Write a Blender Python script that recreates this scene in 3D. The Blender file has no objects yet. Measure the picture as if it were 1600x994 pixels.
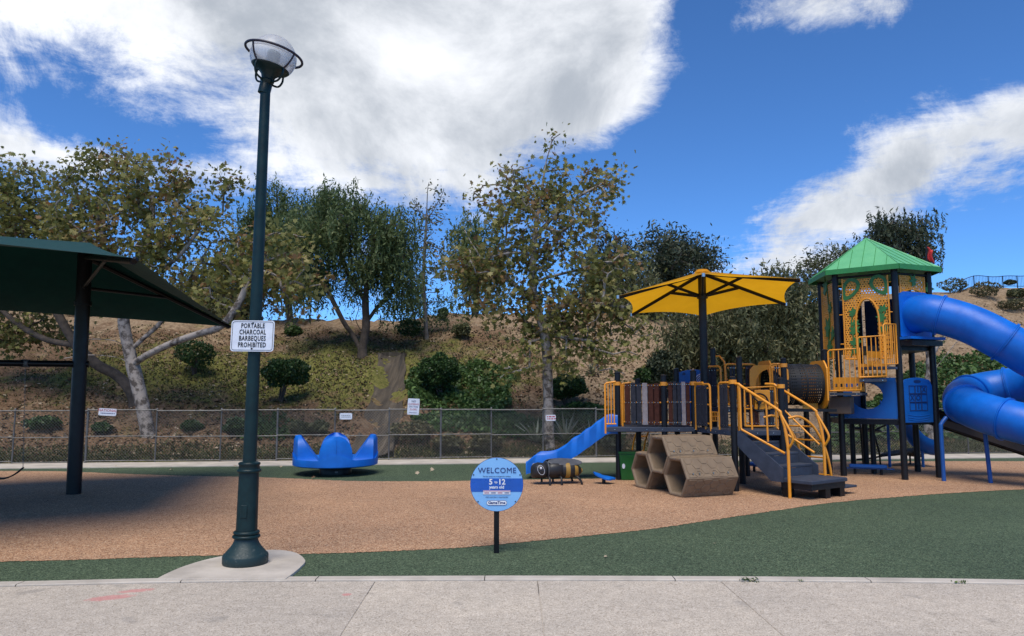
import bpy, bmesh, math, random
import numpy as np
from mathutils import Vector, Matrix

R = math.radians
SC = bpy.context.scene
COL = SC.collection
rng = np.random.default_rng(7)
random.seed(7)

# ------------------------------------------------------------------ camera
FPX = 1150.0                                  # focal length in photo pixels (1600 wide)
PITCH = math.atan(118.0 / FPX)
EYE = Vector((0.0, 0.0, 1.65))
cam_d = bpy.data.cameras.new('camera')
cam = bpy.data.objects.new('camera', cam_d)
COL.objects.link(cam)
cam.location = EYE
cam.rotation_euler = (math.pi / 2 + PITCH, 0, 0)
cam_d.sensor_width = 36.0
cam_d.lens = FPX / 1600.0 * 36.0
cam_d.clip_end = 2000
SC.camera = cam

# ------------------------------------------------------------------ light
SUN_EL, SUN_AZ = R(62), R(190)                # azimuth of the sun measured clockwise from +Y
sun_d = bpy.data.lights.new('sun', 'SUN')
sun_d.energy = 1.7
sun_d.angle = R(38.0)
sun_d.color = (1.0, 0.93, 0.81)
sun = bpy.data.objects.new('sun', sun_d)
COL.objects.link(sun)
sdir = Vector((math.sin(SUN_AZ) * math.cos(SUN_EL), math.cos(SUN_AZ) * math.cos(SUN_EL), math.sin(SUN_EL)))
sun.rotation_euler = (-sdir).to_track_quat('-Z', 'Y').to_euler()
sun.location = (0, 0, 30)

SC.view_settings.view_transform = 'Standard'
SC.view_settings.look = 'None'
SC.view_settings.exposure = 1.16
SC.view_settings.gamma = 1.0
SC.view_settings.use_curve_mapping = False


def ray(px, py):
    u = (px - 800.0) / FPX
    v = (497.0 - py) / FPX
    c, s = math.cos(PITCH), math.sin(PITCH)
    return Vector((u, c - v * s, s + v * c))


def W(px, py, Y):
    """world point seen at a photo pixel, standing Y metres ahead"""
    d = ray(px, py)
    return EYE + d * (Y / d.y)


def G(px, py, z=0.0):
    """world point seen at a photo pixel, lying on height z"""
    d = ray(px, py)
    return EYE + d * ((z - EYE.z) / d.z)


# ------------------------------------------------------------------ sky with a broken cloud layer
class NT:
    """small helper to write node trees as expressions"""
    def __init__(self, tree):
        self.t = tree

    def node(self, typ, **kw):
        n = self.t.nodes.new(typ)
        for k, v in kw.items():
            setattr(n, k, v)
        return n

    def link(self, a, b):
        self.t.links.new(a, b)

    def val(self, x, sock):
        if hasattr(x, 'is_output'):
            self.t.links.new(x, sock)
        else:
            sock.default_value = x

    def math(self, op, a, b=None, c=None, clamp=False):
        n = self.node('ShaderNodeMath', operation=op)
        n.use_clamp = clamp
        self.val(a, n.inputs[0])
        if b is not None:
            self.val(b, n.inputs[1])
        if c is not None:
            self.val(c, n.inputs[2])
        return n.outputs[0]

    def vmath(self, op, a, b=None):
        n = self.node('ShaderNodeVectorMath', operation=op)
        self.val(a, n.inputs[0])
        if b is not None:
            self.val(b, n.inputs[1])
        return n.outputs[0]

    def noise(self, vec, scale, detail=4, rough=0.55, dist=0.0, lac=2.0):
        n = self.node('ShaderNodeTexNoise')
        n.inputs['Scale'].default_value = scale
        n.inputs['Detail'].default_value = detail
        n.inputs['Roughness'].default_value = rough
        n.inputs['Lacunarity'].default_value = lac
        n.inputs['Distortion'].default_value = dist
        if vec is not None:
            self.link(vec, n.inputs['Vector'])
        return n.outputs['Fac']

    def ramp(self, fac, stops, interp='LINEAR'):
        n = self.node('ShaderNodeValToRGB')
        cr = n.color_ramp
        cr.interpolation = interp
        while len(cr.elements) < len(stops):
            cr.elements.new(0.5)
        for e, (p, c) in zip(cr.elements, stops):
            e.position = p
            if not hasattr(c, '__len__'):
                c = (c, c, c)
            e.color = (c[0], c[1], c[2], 1)
        self.link(fac, n.inputs['Fac'])
        return n.outputs['Color']

    def mix(self, fac, a, b, typ='MIX'):
        n = self.node('ShaderNodeMix', data_type='RGBA', blend_type=typ)
        self.val(fac, n.inputs[0])
        for x, s in ((a, n.inputs[6]), (b, n.inputs[7])):
            if hasattr(x, 'is_output'):
                self.link(x, s)
            else:
                s.default_value = (x[0], x[1], x[2], 1)
        return n.outputs[2]

    def smooth(self, x, lo, hi):
        n = self.node('ShaderNodeMapRange', interpolation_type='SMOOTHSTEP')
        self.val(x, n.inputs['Value'])
        n.inputs['From Min'].default_value = lo
        n.inputs['From Max'].default_value = hi
        return n.outputs['Result']


world = bpy.data.worlds.new('World')
SC.world = world
world.use_nodes = True
wt = world.node_tree
wt.nodes.clear()
w = NT(wt)
sky = w.node('ShaderNodeTexSky', sky_type='NISHITA')
sky.sun_disc = False
sky.sun_elevation = SUN_EL
sky.sun_rotation = SUN_AZ
sky.air_density = 0.62
sky.dust_density = 0.0
sky.ozone_density = 4.5
skycol = w.mix(1.0, sky.outputs[0], (0.042, 0.068, 0.090), 'MULTIPLY')

geo = w.node('ShaderNodeNewGeometry')
dirv = w.vmath('SCALE', geo.outputs['Incoming'])
dirv.node.inputs['Scale'].default_value = -1.0
sep = w.node('ShaderNodeSeparateXYZ')
w.link(dirv, sep.inputs[0])
dz = w.math('MAXIMUM', sep.outputs[2], 0.045)
cx = w.math('DIVIDE', sep.outputs[0], dz)
cy = w.math('DIVIDE', sep.outputs[1], dz)
cmb = w.node('ShaderNodeCombineXYZ')
w.link(cx, cmb.inputs[0])
w.link(cy, cmb.inputs[1])
cp = cmb.outputs[0]                            # position on a flat cloud layer one unit up


def cloud_xy(px, py):
    d = ray(px, py)
    return d.x / d.z, d.y / d.z


def cloud_bank(pts_r):
    """clouds are laid as banks on the layer: (pixel of centre, radius across, radius along view)"""
    total = None
    for (px, py, rx, ry, amp) in pts_r:
        x, y = cloud_xy(px, py)
        ax = w.math('MULTIPLY', w.math('SUBTRACT', cx, x), 1.0 / rx)
        ay = w.math('MULTIPLY', w.math('SUBTRACT', cy, y), 1.0 / ry)
        r2 = w.math('ADD', w.math('MULTIPLY', ax, ax), w.math('MULTIPLY', ay, ay))
        g = w.math('MULTIPLY', w.math('POWER', 2.718, w.math('MULTIPLY', r2, -1.0)), amp)
        total = g if total is None else w.math('ADD', total, g)
    return total


BANKS = [
    (560, -40, 0.75, 0.45, 0.50), (120, -40, 0.75, 0.40, 0.36), (850, 30, 0.36, 0.32, 0.42),
    (900, 150, 0.30, 0.36, 0.46), (620, 180, 0.60, 0.50, 0.50), (470, 265, 0.55, 0.55, 0.20), (690, 290, 0.42, 0.55, 0.30),
    (5, 225, 0.36, 0.40, 0.42), (1285, 20, 0.22, 0.20, 0.42),
    (1570, 190, 0.42, 0.36, 0.40), (1440, 265, 0.42, 0.45, 0.38), (1330, 335, 0.5, 0.6, 0.42), (1240, 410, 0.6, 0.8, 0.34),
    (1120, 260, 0.45, 0.8, -0.36), (1180, 130, 0.24, 0.5, -0.44), (1095, 20, 0.10, 0.2, -0.40), (1560, 390, 0.6, 1.1, -0.35), (215, 215, 0.38, 0.25, -0.26), (1470, 60, 0.16, 0.28, -0.34), (1000, 340, .4, .6, -.3), (1600, 20, .2, .2, -.3),
]
bank = cloud_bank(BANKS)
warp = w.node('ShaderNodeTexNoise')
warp.inputs['Scale'].default_value = 1.3
warp.inputs['Detail'].default_value = 3
w.link(cp, warp.inputs['Vector'])
wv = w.vmath('SCALE', w.vmath('SUBTRACT', warp.outputs['Color'], (0.5, 0.5, 0.5)))
wv.node.inputs['Scale'].default_value = 0.5
cpw = w.vmath('ADD', cp, wv)
n_big = w.noise(cpw, 1.1, 6, 0.60)
n_fine = w.noise(dirv, 8.0, 12, 0.72, 0.35)
n_wisp = w.noise(cpw, 4.0, 8, 0.70, 0.4)
dens = w.math('ADD', w.math('ADD', w.math('ADD', w.math('MULTIPLY', n_big, 0.45), w.math('MULTIPLY', n_fine, 0.85)), w.math('MULTIPLY', n_wisp, 0.40)), bank)
cover = w.smooth(dens, 0.89, 1.24)
# broad soft grey bellies; the billows between them stay white
belly = w.math('ADD', w.math('MULTIPLY', w.noise(dirv, 4.2, 9, 0.62, 0.3), 1.0), w.math('MULTIPLY', bank, 0.22))
thick = w.smooth(belly, 0.40, 0.80)
ccol = w.mix(thick, (0.50, 0.51, 0.53), (0.215, 0.235, 0.265))
final = w.mix(w.math('MULTIPLY', cover, 0.98), skycol, ccol)
bg = w.node('ShaderNodeBackground')
bg.inputs['Strength'].default_value = 1.0
w.link(final, bg.inputs['Color'])
wo = w.node('ShaderNodeOutputWorld')
w.link(bg.outputs[0], wo.inputs['Surface'])
world.cycles.sampling_method = 'MANUAL'
world.cycles.sample_map_resolution = 512

# ------------------------------------------------------------------ materials
MATS = {}


def mat(name, col, rough=0.6, col2=None, scale=6.0, bump=0.0, bscale=40.0, metal=0.0, spec=0.5, transl=0.0, coat=0.0, detail=5,
        contrast=(0.35, 0.65), sheen=0.0):
    m = bpy.data.materials.new(name)
    m.use_nodes = True
    nt = m.node_tree
    p = nt.nodes['Principled BSDF']
    h = NT(nt)
    tc = h.node('ShaderNodeTexCoord').outputs['Object']
    p.inputs['Roughness'].default_value = rough
    p.inputs['Metallic'].default_value = metal
    p.inputs['Specular IOR Level'].default_value = spec
    if coat:
        p.inputs['Coat Weight'].default_value = coat
        p.inputs['Coat Roughness'].default_value = 0.12
    if sheen:
        p.inputs['Sheen Weight'].default_value = sheen
    if col2 is None:
        col2 = tuple(c * 0.82 for c in col)
    f = h.noise(tc, scale, detail, 0.62)
    c = h.ramp(f, [(contrast[0], col2), (contrast[1], col)])
    h.link(c, p.inputs['Base Color'])
    # faint wear in the gloss
    rr = h.ramp(h.noise(tc, scale * 2.3, 5, 0.6), [(0.3, max(rough - 0.08, 0.05)), (0.75, min(rough + 0.12, 1))])
    h.link(rr, p.inputs['Roughness'])
    if bump:
        b = h.node('ShaderNodeBump')
        b.inputs['Strength'].default_value = bump
        b.inputs['Distance'].default_value = 0.02
        h.link(h.noise(tc, bscale, 4, 0.6), b.inputs['Height'])
        h.link(b.outputs[0], p.inputs['Normal'])
    if transl:
        tr = h.node('ShaderNodeBsdfTranslucent')
        h.link(c, tr.inputs['Color'])
        mx = h.node('ShaderNodeMixShader')
        mx.inputs[0].default_value = transl
        h.link(p.outputs[0], mx.inputs[1])
        h.link(tr.outputs[0], mx.inputs[2])
        h.link(mx.outputs[0], nt.nodes['Material Output'].inputs['Surface'])
    MATS[name] = m
    return m


def leafmat(name, stops, transl=0.35, rough=0.55):
    m = bpy.data.materials.new(name)
    m.use_nodes = True
    nt = m.node_tree
    p = nt.nodes['Principled BSDF']
    h = NT(nt)
    a = h.node('ShaderNodeAttribute')
    a.attribute_name = 'rnd'
    c = h.ramp(a.outputs['Fac'], stops)
    h.link(c, p.inputs['Base Color'])
    p.inputs['Roughness'].default_value = rough
    p.inputs['Specular IOR Level'].default_value = 0.3
    tr = h.node('ShaderNodeBsdfTranslucent')
    h.link(c, tr.inputs['Color'])
    mx = h.node('ShaderNodeMixShader')
    mx.inputs[0].default_value = transl
    h.link(p.outputs[0], mx.inputs[1])
    h.link(tr.outputs[0], mx.inputs[2])
    h.link(mx.outputs[0], nt.nodes['Material Output'].inputs['Surface'])
    MATS[name] = m
    return m


def granule_mat(name, stops, gscale, stain_cols, bump=0.5, stain_scale=0.5):
    """poured rubber crumb / exposed aggregate: loose grains of several tones"""
    m = bpy.data.materials.new(name)
    m.use_nodes = True
    nt = m.node_tree
    p = nt.nodes['Principled BSDF']
    h = NT(nt)
    tc = h.node('ShaderNodeTexCoord').outputs['Object']
    v = h.node('ShaderNodeTexVoronoi')
    v.inputs['Scale'].default_value = gscale
    h.link(tc, v.inputs['Vector'])
    sx = h.node('ShaderNodeSeparateColor')
    h.link(v.outputs['Color'], sx.inputs[0])
    c = h.ramp(sx.outputs[0], stops)
    st = h.ramp(h.noise(tc, stain_scale, 7, 0.6), [(0.3, stain_cols[0]), (0.7, stain_cols[1])])
    c = h.mix(1.0, c, st, 'MULTIPLY')
    mid = h.ramp(h.noise(tc, 9.0, 4, 0.7), [(0.3, (0.86, 0.86, 0.86)), (0.7, (1.1, 1.1, 1.1))])
    c = h.mix(1.0, c, mid, 'MULTIPLY')
    h.link(c, p.inputs['Base Color'])
    p.inputs['Roughness'].default_value = 0.9
    p.inputs['Specular IOR Level'].default_value = 0.25
    b = h.node('ShaderNodeBump')
    b.inputs['Strength'].default_value = bump
    b.inputs['Distance'].default_value = 0.006
    h.link(v.outputs['Distance'], b.inputs['Height'])
    h.link(b.outputs[0], p.inputs['Normal'])
    MATS[name] = m
    return m, h, p, tc, c


granule_mat('rubber_tan', [(0.0, (0.10, 0.05, 0.03)), (0.22, (0.34, 0.182, 0.10)), (0.55, (0.48, 0.275, 0.155)), (0.85, (0.58, 0.36, 0.21)), (1.0, (0.70, 0.52, 0.35))],
            92, ((0.76, 0.76, 0.78), (1.04, 1.02, 1.0)))
granule_mat('rubber_green', [(0.0, (0.022, 0.030, 0.017)), (0.35, (0.054, 0.082, 0.046)), (0.75, (0.088, 0.127, 0.071)), (1.0, (0.165, 0.21, 0.125))],
            92, ((0.8, 0.82, 0.82), (1.05, 1.04, 1.0)))
_, h, p, tc, c = granule_mat('aggregate', [(0.0, (0.31, 0.255, 0.195)), (0.2, (0.50, 0.43, 0.345)), (0.7, (0.585, 0.51, 0.415)), (1.0, (0.70, 0.63, 0.53))],
                             120, ((0.82, 0.82, 0.83), (1.02, 1.01, 1.0)), 0.35, 0.8)
# worn pink marking paint on the paving
sx = h.node('ShaderNodeSeparateXYZ')
h.link(tc, sx.inputs[0])


def paint_spot(px, py, rx, ry):
    g = G(px, py)
    ax = h.math('MULTIPLY', h.math('SUBTRACT', sx.outputs[0], g.x), 1 / rx)
    ay = h.math('MULTIPLY', h.math('SUBTRACT', h.math('SUBTRACT', sx.outputs[1], g.y), h.math('MULTIPLY', h.math('SUBTRACT', sx.outputs[0], g.x), 0.30 if rx > .1 else 0)), 1 / ry)
    return h.math('SUBTRACT', 1.0, h.math('ADD', h.math('MULTIPLY', ax, ax), h.math('MULTIPLY', ay, ay)), clamp=True)


pf = h.math('MAXIMUM', h.math('MAXIMUM', paint_spot(172, 934, 0.24, 0.13), paint_spot(214, 923, 0.20, 0.09)), paint_spot(542, 929, 0.06, 0.06))
pf = h.math('MULTIPLY', h.smooth(h.math('ADD', h.math('MULTIPLY', pf, 0.75), h.noise(tc, 16, 6, 0.75)), 0.78, 1.12), 0.62)
oi = h.node('ShaderNodeObjectInfo')
c = h.mix(1.0, c, h.ramp(oi.outputs['Random'], [(0.0, (0.90, 0.90, 0.91)), (1.0, (1.04, 1.03, 1.01))]), 'MULTIPLY')
spots = h.smooth(h.noise(tc, 3.1, 3, 0.5), 0.64, 0.72)          # old gum and drip stains
c = h.mix(h.math('MULTIPLY', spots, 0.35), c, (0.22, 0.20, 0.18))
h.link(h.mix(pf, c, (0.58, 0.20, 0.19)), p.inputs['Base Color'])

mat('concrete', (0.56, 0.495, 0.415), 0.85, (0.41, 0.36, 0.30), 2.5, 0.25, 60)
m_sw = mat('swale_concrete', (0.15, 0.115, 0.08), 0.9, (0.04, 0.032, 0.026), 1.6, 0.6, 22)
hs = NT(m_sw.node_tree)
mp = hs.node('ShaderNodeMapping')
mp.inputs['Scale'].default_value = (7.0, 0.55, 0.55)
hs.link(hs.node('ShaderNodeTexCoord').outputs['Object'], mp.inputs[0])
hs.link(hs.ramp(hs.noise(mp.outputs[0], 1.0, 6, 0.65), [(0.3, (0.025, 0.021, 0.016)), (0.5, (0.062, 0.048, 0.033)), (0.64, (0.10, 0.078, 0.053)), (0.76, (0.20, 0.17, 0.13))]), m_sw.node_tree.nodes['Principled BSDF'].inputs['Base Color'])
mat('lamp_green', (0.0055, 0.024, 0.026), 0.42, (0.0035, 0.015, 0.017), 9, 0.08, 60, spec=0.3)
mat('lamp_foot', (0.007, 0.027, 0.029), 0.55, (0.07, 0.085, 0.08), 26, 0.15, 60, contrast=(0.27, 0.40))
mat('purple_black', (0.020, 0.014, 0.028), 0.45)
mat('acrylic_white', (0.90, 0.89, 0.87), 0.25, (0.84, 0.83, 0.82), 5, transl=0.62)
mat('lamp_core', (0.33, 0.35, 0.38), 0.35)
mat('sign_white', (0.70, 0.73, 0.80), 0.4, (0.60, 0.63, 0.70), 12)
mat('sign_black', (0.012, 0.012, 0.014), 0.5)
mat('sign_red', (0.45, 0.05, 0.09), 0.5)
mat('sign_pale_blue', (0.22, 0.47, 0.80), 0.3, (0.20, 0.44, 0.77), 4)
mat('sign_blue', (0.008, 0.10, 0.48), 0.3)
mat('sign_navy', (0.010, 0.025, 0.16), 0.4)
mat('sign_text_white', (0.82, 0.84, 0.88), 0.4)
mat('sticker_pink', (0.68, 0.42, 0.44), 0.5)
mat('post_black', (0.0065, 0.0065, 0.008), 0.36, (0.0045, 0.0045, 0.0055), 5, 0.05, 90, spec=0.3)
mat('post_dark', (0.011, 0.0115, 0.015), 0.38, (0.008, 0.0085, 0.011), 5, 0.05, 90, spec=0.3)
mat('deck_slate', (0.052, 0.064, 0.092), 0.6, (0.036, 0.045, 0.066), 6, 0.15, 80, spec=0.3)
mat('orange_metal', (0.80, 0.31, 0.018), 0.38, (0.72, 0.27, 0.014), 7, coat=0.1)
mat('orange_plastic', (0.80, 0.32, 0.022), 0.45, (0.72, 0.275, 0.016), 4)
mat('bolt_steel', (0.6, 0.6, 0.6), 0.3, metal=1.0)
mat('slide_blue', (0.003, 0.150, 0.62), 0.42, (0.003, 0.105, 0.46), 2.2, 0.05, 14, spec=0.4)
mat('panel_blue', (0.005, 0.115, 0.44), 0.42, (0.004, 0.095, 0.37), 3, 0.05, 40)
mat('leg_blue', (0.010, 0.085, 0.34), 0.4)
mat('panel_navy', (0.006, 0.03, 0.13), 0.5)
mat('plank_brown', (0.085, 0.030, 0.020), 0.75, (0.052, 0.019, 0.013), 14, 0.25, 60, spec=0.15)
mat('plank_gray', (0.042, 0.044, 0.055), 0.75, (0.026, 0.028, 0.036), 14, 0.25, 60, spec=0.15)
mat('plank_pale', (0.32, 0.275, 0.265), 0.7, (0.24, 0.2, 0.195), 14, 0.25, 60)
mat('hex_tan', (0.235, 0.165, 0.10), 0.65, (0.18, 0.125, 0.076), 5, 0.25, 140)
mat('fabric_yellow', (0.88, 0.43, 0.012), 0.8, (0.82, 0.39, 0.010), 3, 0.12, 300, transl=0.58)
m_fg = mat('fabric_green', (0.0045, 0.042, 0.034), 0.8, (0.004, 0.034, 0.028), 3, 0.12, 300, transl=0.03, spec=0.12, sheen=0.06)
mat('roof_green', (0.15, 0.47, 0.20), 0.42, (0.115, 0.40, 0.165), 2.0, 0.03, 20, coat=0.1)
mat('trim_green', (0.03, 0.22, 0.05), 0.45)
mat('leaf_green', (0.035, 0.17, 0.035), 0.5)
mat('tunnel_black', (0.018, 0.0185, 0.021), 0.55, spec=0.3)
mat('bee_black', (0.022, 0.021, 0.022), 0.45, (0.012, 0.012, 0.013), 8, 0.1, 60)
mat('bee_yellow', (0.36, 0.205, 0.035), 0.55)
mat('bee_wing', (0.085, 0.09, 0.10), 0.45, (0.05, 0.052, 0.06), 8)
mat('bin_green', (0.01, 0.12, 0.022), 0.45)
mat('galvanised', (0.15, 0.148, 0.145), 0.55, (0.10, 0.098, 0.095), 8, metal=0.4)
mat('wire', (0.20, 0.195, 0.185), 0.5, metal=0.4)
mat('rubber_black', (0.016, 0.016, 0.017), 0.7)
mat('roller_brown', (0.11, 0.08, 0.06), 0.6)
mat('flag_red', (0.5, 0.03, 0.03), 0.7)
mat('bark_pale', (0.33, 0.285, 0.25), 0.85, (0.085, 0.068, 0.056), 5.5, 0.8, 16, contrast=(0.42, 0.54))
mat('bark_brown', (0.105, 0.078, 0.058), 0.9, (0.045, 0.034, 0.026), 5.0, 0.9, 14)
mat('bark_gray', (0.20, 0.175, 0.15), 0.9, (0.09, 0.08, 0.07), 6.0, 0.7, 16)

# ------------------------------------------------------------------ mesh builder
ORIGIN = {}


def tag(o, label=None, cat=None, group=None, kind=None):
    for k, v in (('label', label), ('category', cat), ('group', group), ('kind', kind)):
        if v:
            o[k] = v
    return o


def thing(name, loc, label, cat, group=None):
    o = bpy.data.objects.new(name, None)
    o.empty_display_size = 0.2
    COL.objects.link(o)
    o.location = loc
    ORIGIN[o.name] = Vector(loc)
    return tag(o, label, cat, group)


def basis(d):
    d = Vector(d).normalized()
    up = Vector((0, 0, 1)) if abs(d.z) < 0.95 else Vector((1, 0, 0))
    a = d.cross(up).normalized()
    return a, a.cross(d).normalized()


class MB:
    def __init__(self):
        self.v = []
        self.f = []

    def add(self, vs, fs):
        o = len(self.v)
        self.v += [Vector(x) for x in vs]
        self.f += [tuple(i + o for i in f) for f in fs]
        return self

    def box(self, c, size, ax=None, ay=None, bev=0.0):
        """box centred at c; ax, ay: horizontal/other axes"""
        ax = Vector(ax).normalized() if ax is not None else Vector((1, 0, 0))
        if ay is None:
            ay = Vector((0, 0, 1)).cross(ax).normalized() if abs(ax.z) < .99 else Vector((0, 1, 0))
        ay = Vector(ay).normalized()
        az = ax.cross(ay).normalized()
        c = Vector(c)
        x, y, z = size[0] / 2, size[1] / 2, size[2] / 2
        if bev <= 0:
            vs = [c + ax * (sx * x) + ay * (sy * y) + az * (sz * z) for sz in (-1, 1) for sy in (-1, 1) for sx in (-1, 1)]
            return self.add(vs, [(0, 2, 3, 1), (4, 5, 7, 6), (0, 1, 5, 4), (2, 6, 7, 3), (0, 4, 6, 2), (1, 3, 7, 5)])
        b = min(bev, x * .45, y * .45, z * .45)
        ring = [(-x + b, -y), (x - b, -y), (x, -y + b), (x, y - b), (x - b, y), (-x + b, y), (-x, y - b), (-x, -y + b)]
        ins = [(a * (1 - b / x) if x else a, bb * (1 - b / y)) for a, bb in ring]
        vs = []
        for rg, zz in ((ins, -z), (ring, -z + b), (ring, z - b), (ins, z)):
            vs += [c + ax * a + ay * bb + az * zz for a, bb in rg]
        fs = [tuple(range(7, -1, -1)), tuple(range(24, 32))]
        for k in range(3):
            for i in range(8):
                j = (i + 1) % 8
                fs.append((k * 8 + i, k * 8 + j, k * 8 + 8 + j, k * 8 + 8 + i))
        return self.add(vs, fs)

    def tube(self, pts, r, seg=8, caps=True, closed=False):
        pts = [Vector(q) for q in pts]
        n = len(pts)
        rr = r if hasattr(r, '__len__') else [r] * n
        vs = []
        a = None
        for i in range(n):
            if closed:
                d = pts[(i + 1) % n] - pts[i - 1]
            else:
                d = pts[min(i + 1, n - 1)] - pts[max(i - 1, 0)]
            if d.length < 1e-9:
                d = Vector((0, 0, 1))
            d.normalize()
            if a is None:
                a, _ = basis(d)
            a = (a - d * a.dot(d))
            if a.length < 1e-6:
                a, _ = basis(d)
            a.normalize()
            b = d.cross(a)
            for k in range(seg):
                t = 2 * math.pi * k / seg
                vs.append(pts[i] + (a * math.cos(t) + b * math.sin(t)) * rr[i])
        fs = []
        for i in range(n if closed else n - 1):
            for k in range(seg):
                k2 = (k + 1) % seg
                j = (i + 1) % n
                fs.append((i * seg + k, i * seg + k2, j * seg + k2, j * seg + k))
        if caps and not closed:
            fs.append(tuple(range(seg - 1, -1, -1)))
            fs.append(tuple((n - 1) * seg + k for k in range(seg)))
        return self.add(vs, fs)

    def lathe(self, prof, c=(0, 0, 0), seg=24, close=False):
        c = Vector(c)
        vs = []
        for r, z in prof:
            for k in range(seg):
                t = 2 * math.pi * k / seg
                vs.append(c + Vector((r * math.cos(t), r * math.sin(t), z)))
        fs = []
        n = len(prof)
        for i in range(n - 1):
            for k in range(seg):
                k2 = (k + 1) % seg
                fs.append((i * seg + k, i * seg + k2, (i + 1) * seg + k2, (i + 1) * seg + k))
        if close:
            fs.append(tuple(range(seg - 1, -1, -1)))
            fs.append(tuple((n - 1) * seg + k for k in range(seg)))
        return self.add(vs, fs)

    def prism(self, poly, h):
        """poly: list of 3-D points (planar), h: extrusion vector"""
        h = Vector(h)
        n = len(poly)
        vs = [Vector(q) for q in poly] + [Vector(q) + h for q in poly]
        fs = [tuple(range(n - 1, -1, -1)), tuple(range(n, 2 * n))]
        for i in range(n):
            j = (i + 1) % n
            fs.append((i, j, n + j, n + i))
        return self.add(vs, fs)

    def ringplate(self, outer, inner, h):
        """plate with a hole: outer and inner loops of equal length"""
        h = Vector(h)
        n = len(outer)
        vs = [Vector(q) for q in outer] + [Vector(q) for q in inner]
        vs += [q + h for q in vs]
        fs = []
        for i in range(n):
            j = (i + 1) % n
            fs += [(i, n + i, n + j, j), (2 * n + i, 2 * n + j, 3 * n + j, 3 * n + i), (i, j, 2 * n + j, 2 * n + i), (n + i, 3 * n + i, 3 * n + j, n + j)]
        return self.add(vs, fs)

    def grid(self, rows):
        m = len(rows[0])
        vs = [q for r in rows for q in r]
        fs = []
        for i in range(len(rows) - 1):
            for k in range(m - 1):
                fs.append((i * m + k, i * m + k + 1, (i + 1) * m + k + 1, (i + 1) * m + k))
        return self.add(vs, fs)

    def build(self, name, material, parent=None, smooth=None, label=None):
        org = Vector((0, 0, 0))
        if parent is not None:
            org = ORIGIN[parent.name]
        me = bpy.data.meshes.new(name)
        me.from_pydata([tuple(q - org) for q in self.v], [], self.f)
        me.update()
        bm = bmesh.new()
        bm.from_mesh(me)
        bmesh.ops.recalc_face_normals(bm, faces=bm.faces)
        bm.to_mesh(me)
        bm.free()
        if material:
            me.materials.append(MATS[material])
        if smooth is not None:
            me.polygons.foreach_set('use_smooth', [True] * len(me.polygons))
            me.set_sharp_from_angle(angle=R(smooth))
        o = bpy.data.objects.new(name, me)
        COL.objects.link(o)
        if parent is not None:
            o.parent = parent
        ORIGIN[o.name] = org
        if label:
            o['label'] = label
        return o


def solidify(o, t, offset=0.0):
    m = o.modifiers.new('thickness', 'SOLIDIFY')
    m.thickness = t
    m.offset = offset
    return o


def bevel(o, wd, seg=2):
    m = o.modifiers.new('bevel', 'BEVEL')
    m.width = wd
    m.segments = seg
    m.limit_method = 'ANGLE'
    m.angle_limit = R(35)
    return o


def smoothpath(pts, n=6):
    """Catmull-Rom through the points"""
    pts = [Vector(q) for q in pts]
    ext = [pts[0] * 2 - pts[1]] + pts + [pts[-1] * 2 - pts[-2]]
    out = []
    for i in range(1, len(ext) - 2):
        a, b, c, d = ext[i - 1], ext[i], ext[i + 1], ext[i + 2]
        for k in range(n):
            t = k / n
            out.append(0.5 * ((2 * b) + (c - a) * t + (2 * a - 5 * b + 4 * c - d) * t * t + (3 * b - a - 3 * c + d) * t ** 3))
    out.append(pts[-1])
    return out


def text(name, body, size, centre, right, up, material, parent, depth=0.002, spacing=1.0, xs=1.0, bold=0.0):
    """flat lettering standing on a sign face"""
    cu = bpy.data.curves.new(name, 'FONT')
    cu.body = body
    cu.size = size
    cu.align_x = 'CENTER'
    cu.align_y = 'CENTER'
    cu.extrude = depth
    cu.offset = bold
    cu.space_character = spacing
    cu.resolution_u = 2
    tmp = bpy.data.objects.new('tmp', cu)
    COL.objects.link(tmp)
    dg = bpy.context.evaluated_depsgraph_get()
    me = bpy.data.meshes.new_from_object(tmp.evaluated_get(dg))
    bpy.data.objects.remove(tmp)
    bpy.data.curves.remove(cu)
    right = Vector(right).normalized()
    up = Vector(up).normalized()
    nrm = right.cross(up)
    org = ORIGIN[parent.name]
    c = Vector(centre) - org
    for v in me.vertices:
        q = v.co.copy()
        v.co = c + right * (q.x * xs) + up * q.y + nrm * q.z
    me.materials.clear()
    me.materials.append(MATS[material])
    o = bpy.data.objects.new(name, me)
    COL.objects.link(o)
    o.parent = parent
    ORIGIN[o.name] = org
    return o


def mesh_arrays(name, verts, nper, material, parent=None, rnd=None, kind=None):
    """verts: (nfaces*nper, 3) array, every face has its own nper vertices"""
    org = ORIGIN[parent.name] if parent is not None else Vector((0, 0, 0))
    verts = np.asarray(verts, dtype=np.float32).reshape(-1, 3) - np.array(org, dtype=np.float32)
    n = len(verts)
    nf = n // nper
    me = bpy.data.meshes.new(name)
    me.vertices.add(n)
    me.vertices.foreach_set('co', verts.ravel())
    me.loops.add(n)
    me.loops.foreach_set('vertex_index', np.arange(n, dtype=np.int32))
    me.polygons.add(nf)
    me.polygons.foreach_set('loop_start', np.arange(0, n, nper, dtype=np.int32))
    me.update(calc_edges=True)
    if rnd is not None:
        at = me.attributes.new('rnd', 'FLOAT', 'FACE')
        at.data.foreach_set('value', np.asarray(rnd, dtype=np.float32))
    me.materials.append(MATS[material])
    o = bpy.data.objects.new(name, me)
    COL.objects.link(o)
    if parent is not None:
        o.parent = parent
    ORIGIN[o.name] = org
    if kind:
        o['kind'] = kind
    return o
# ------------------------------------------------------------------ terrain
def toe(x):
    return 19.25 + 0.115 * x


def sstep(t):
    t = min(max(t, 0.0), 1.0)
    return t * t * (3 - 2 * t)


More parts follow.
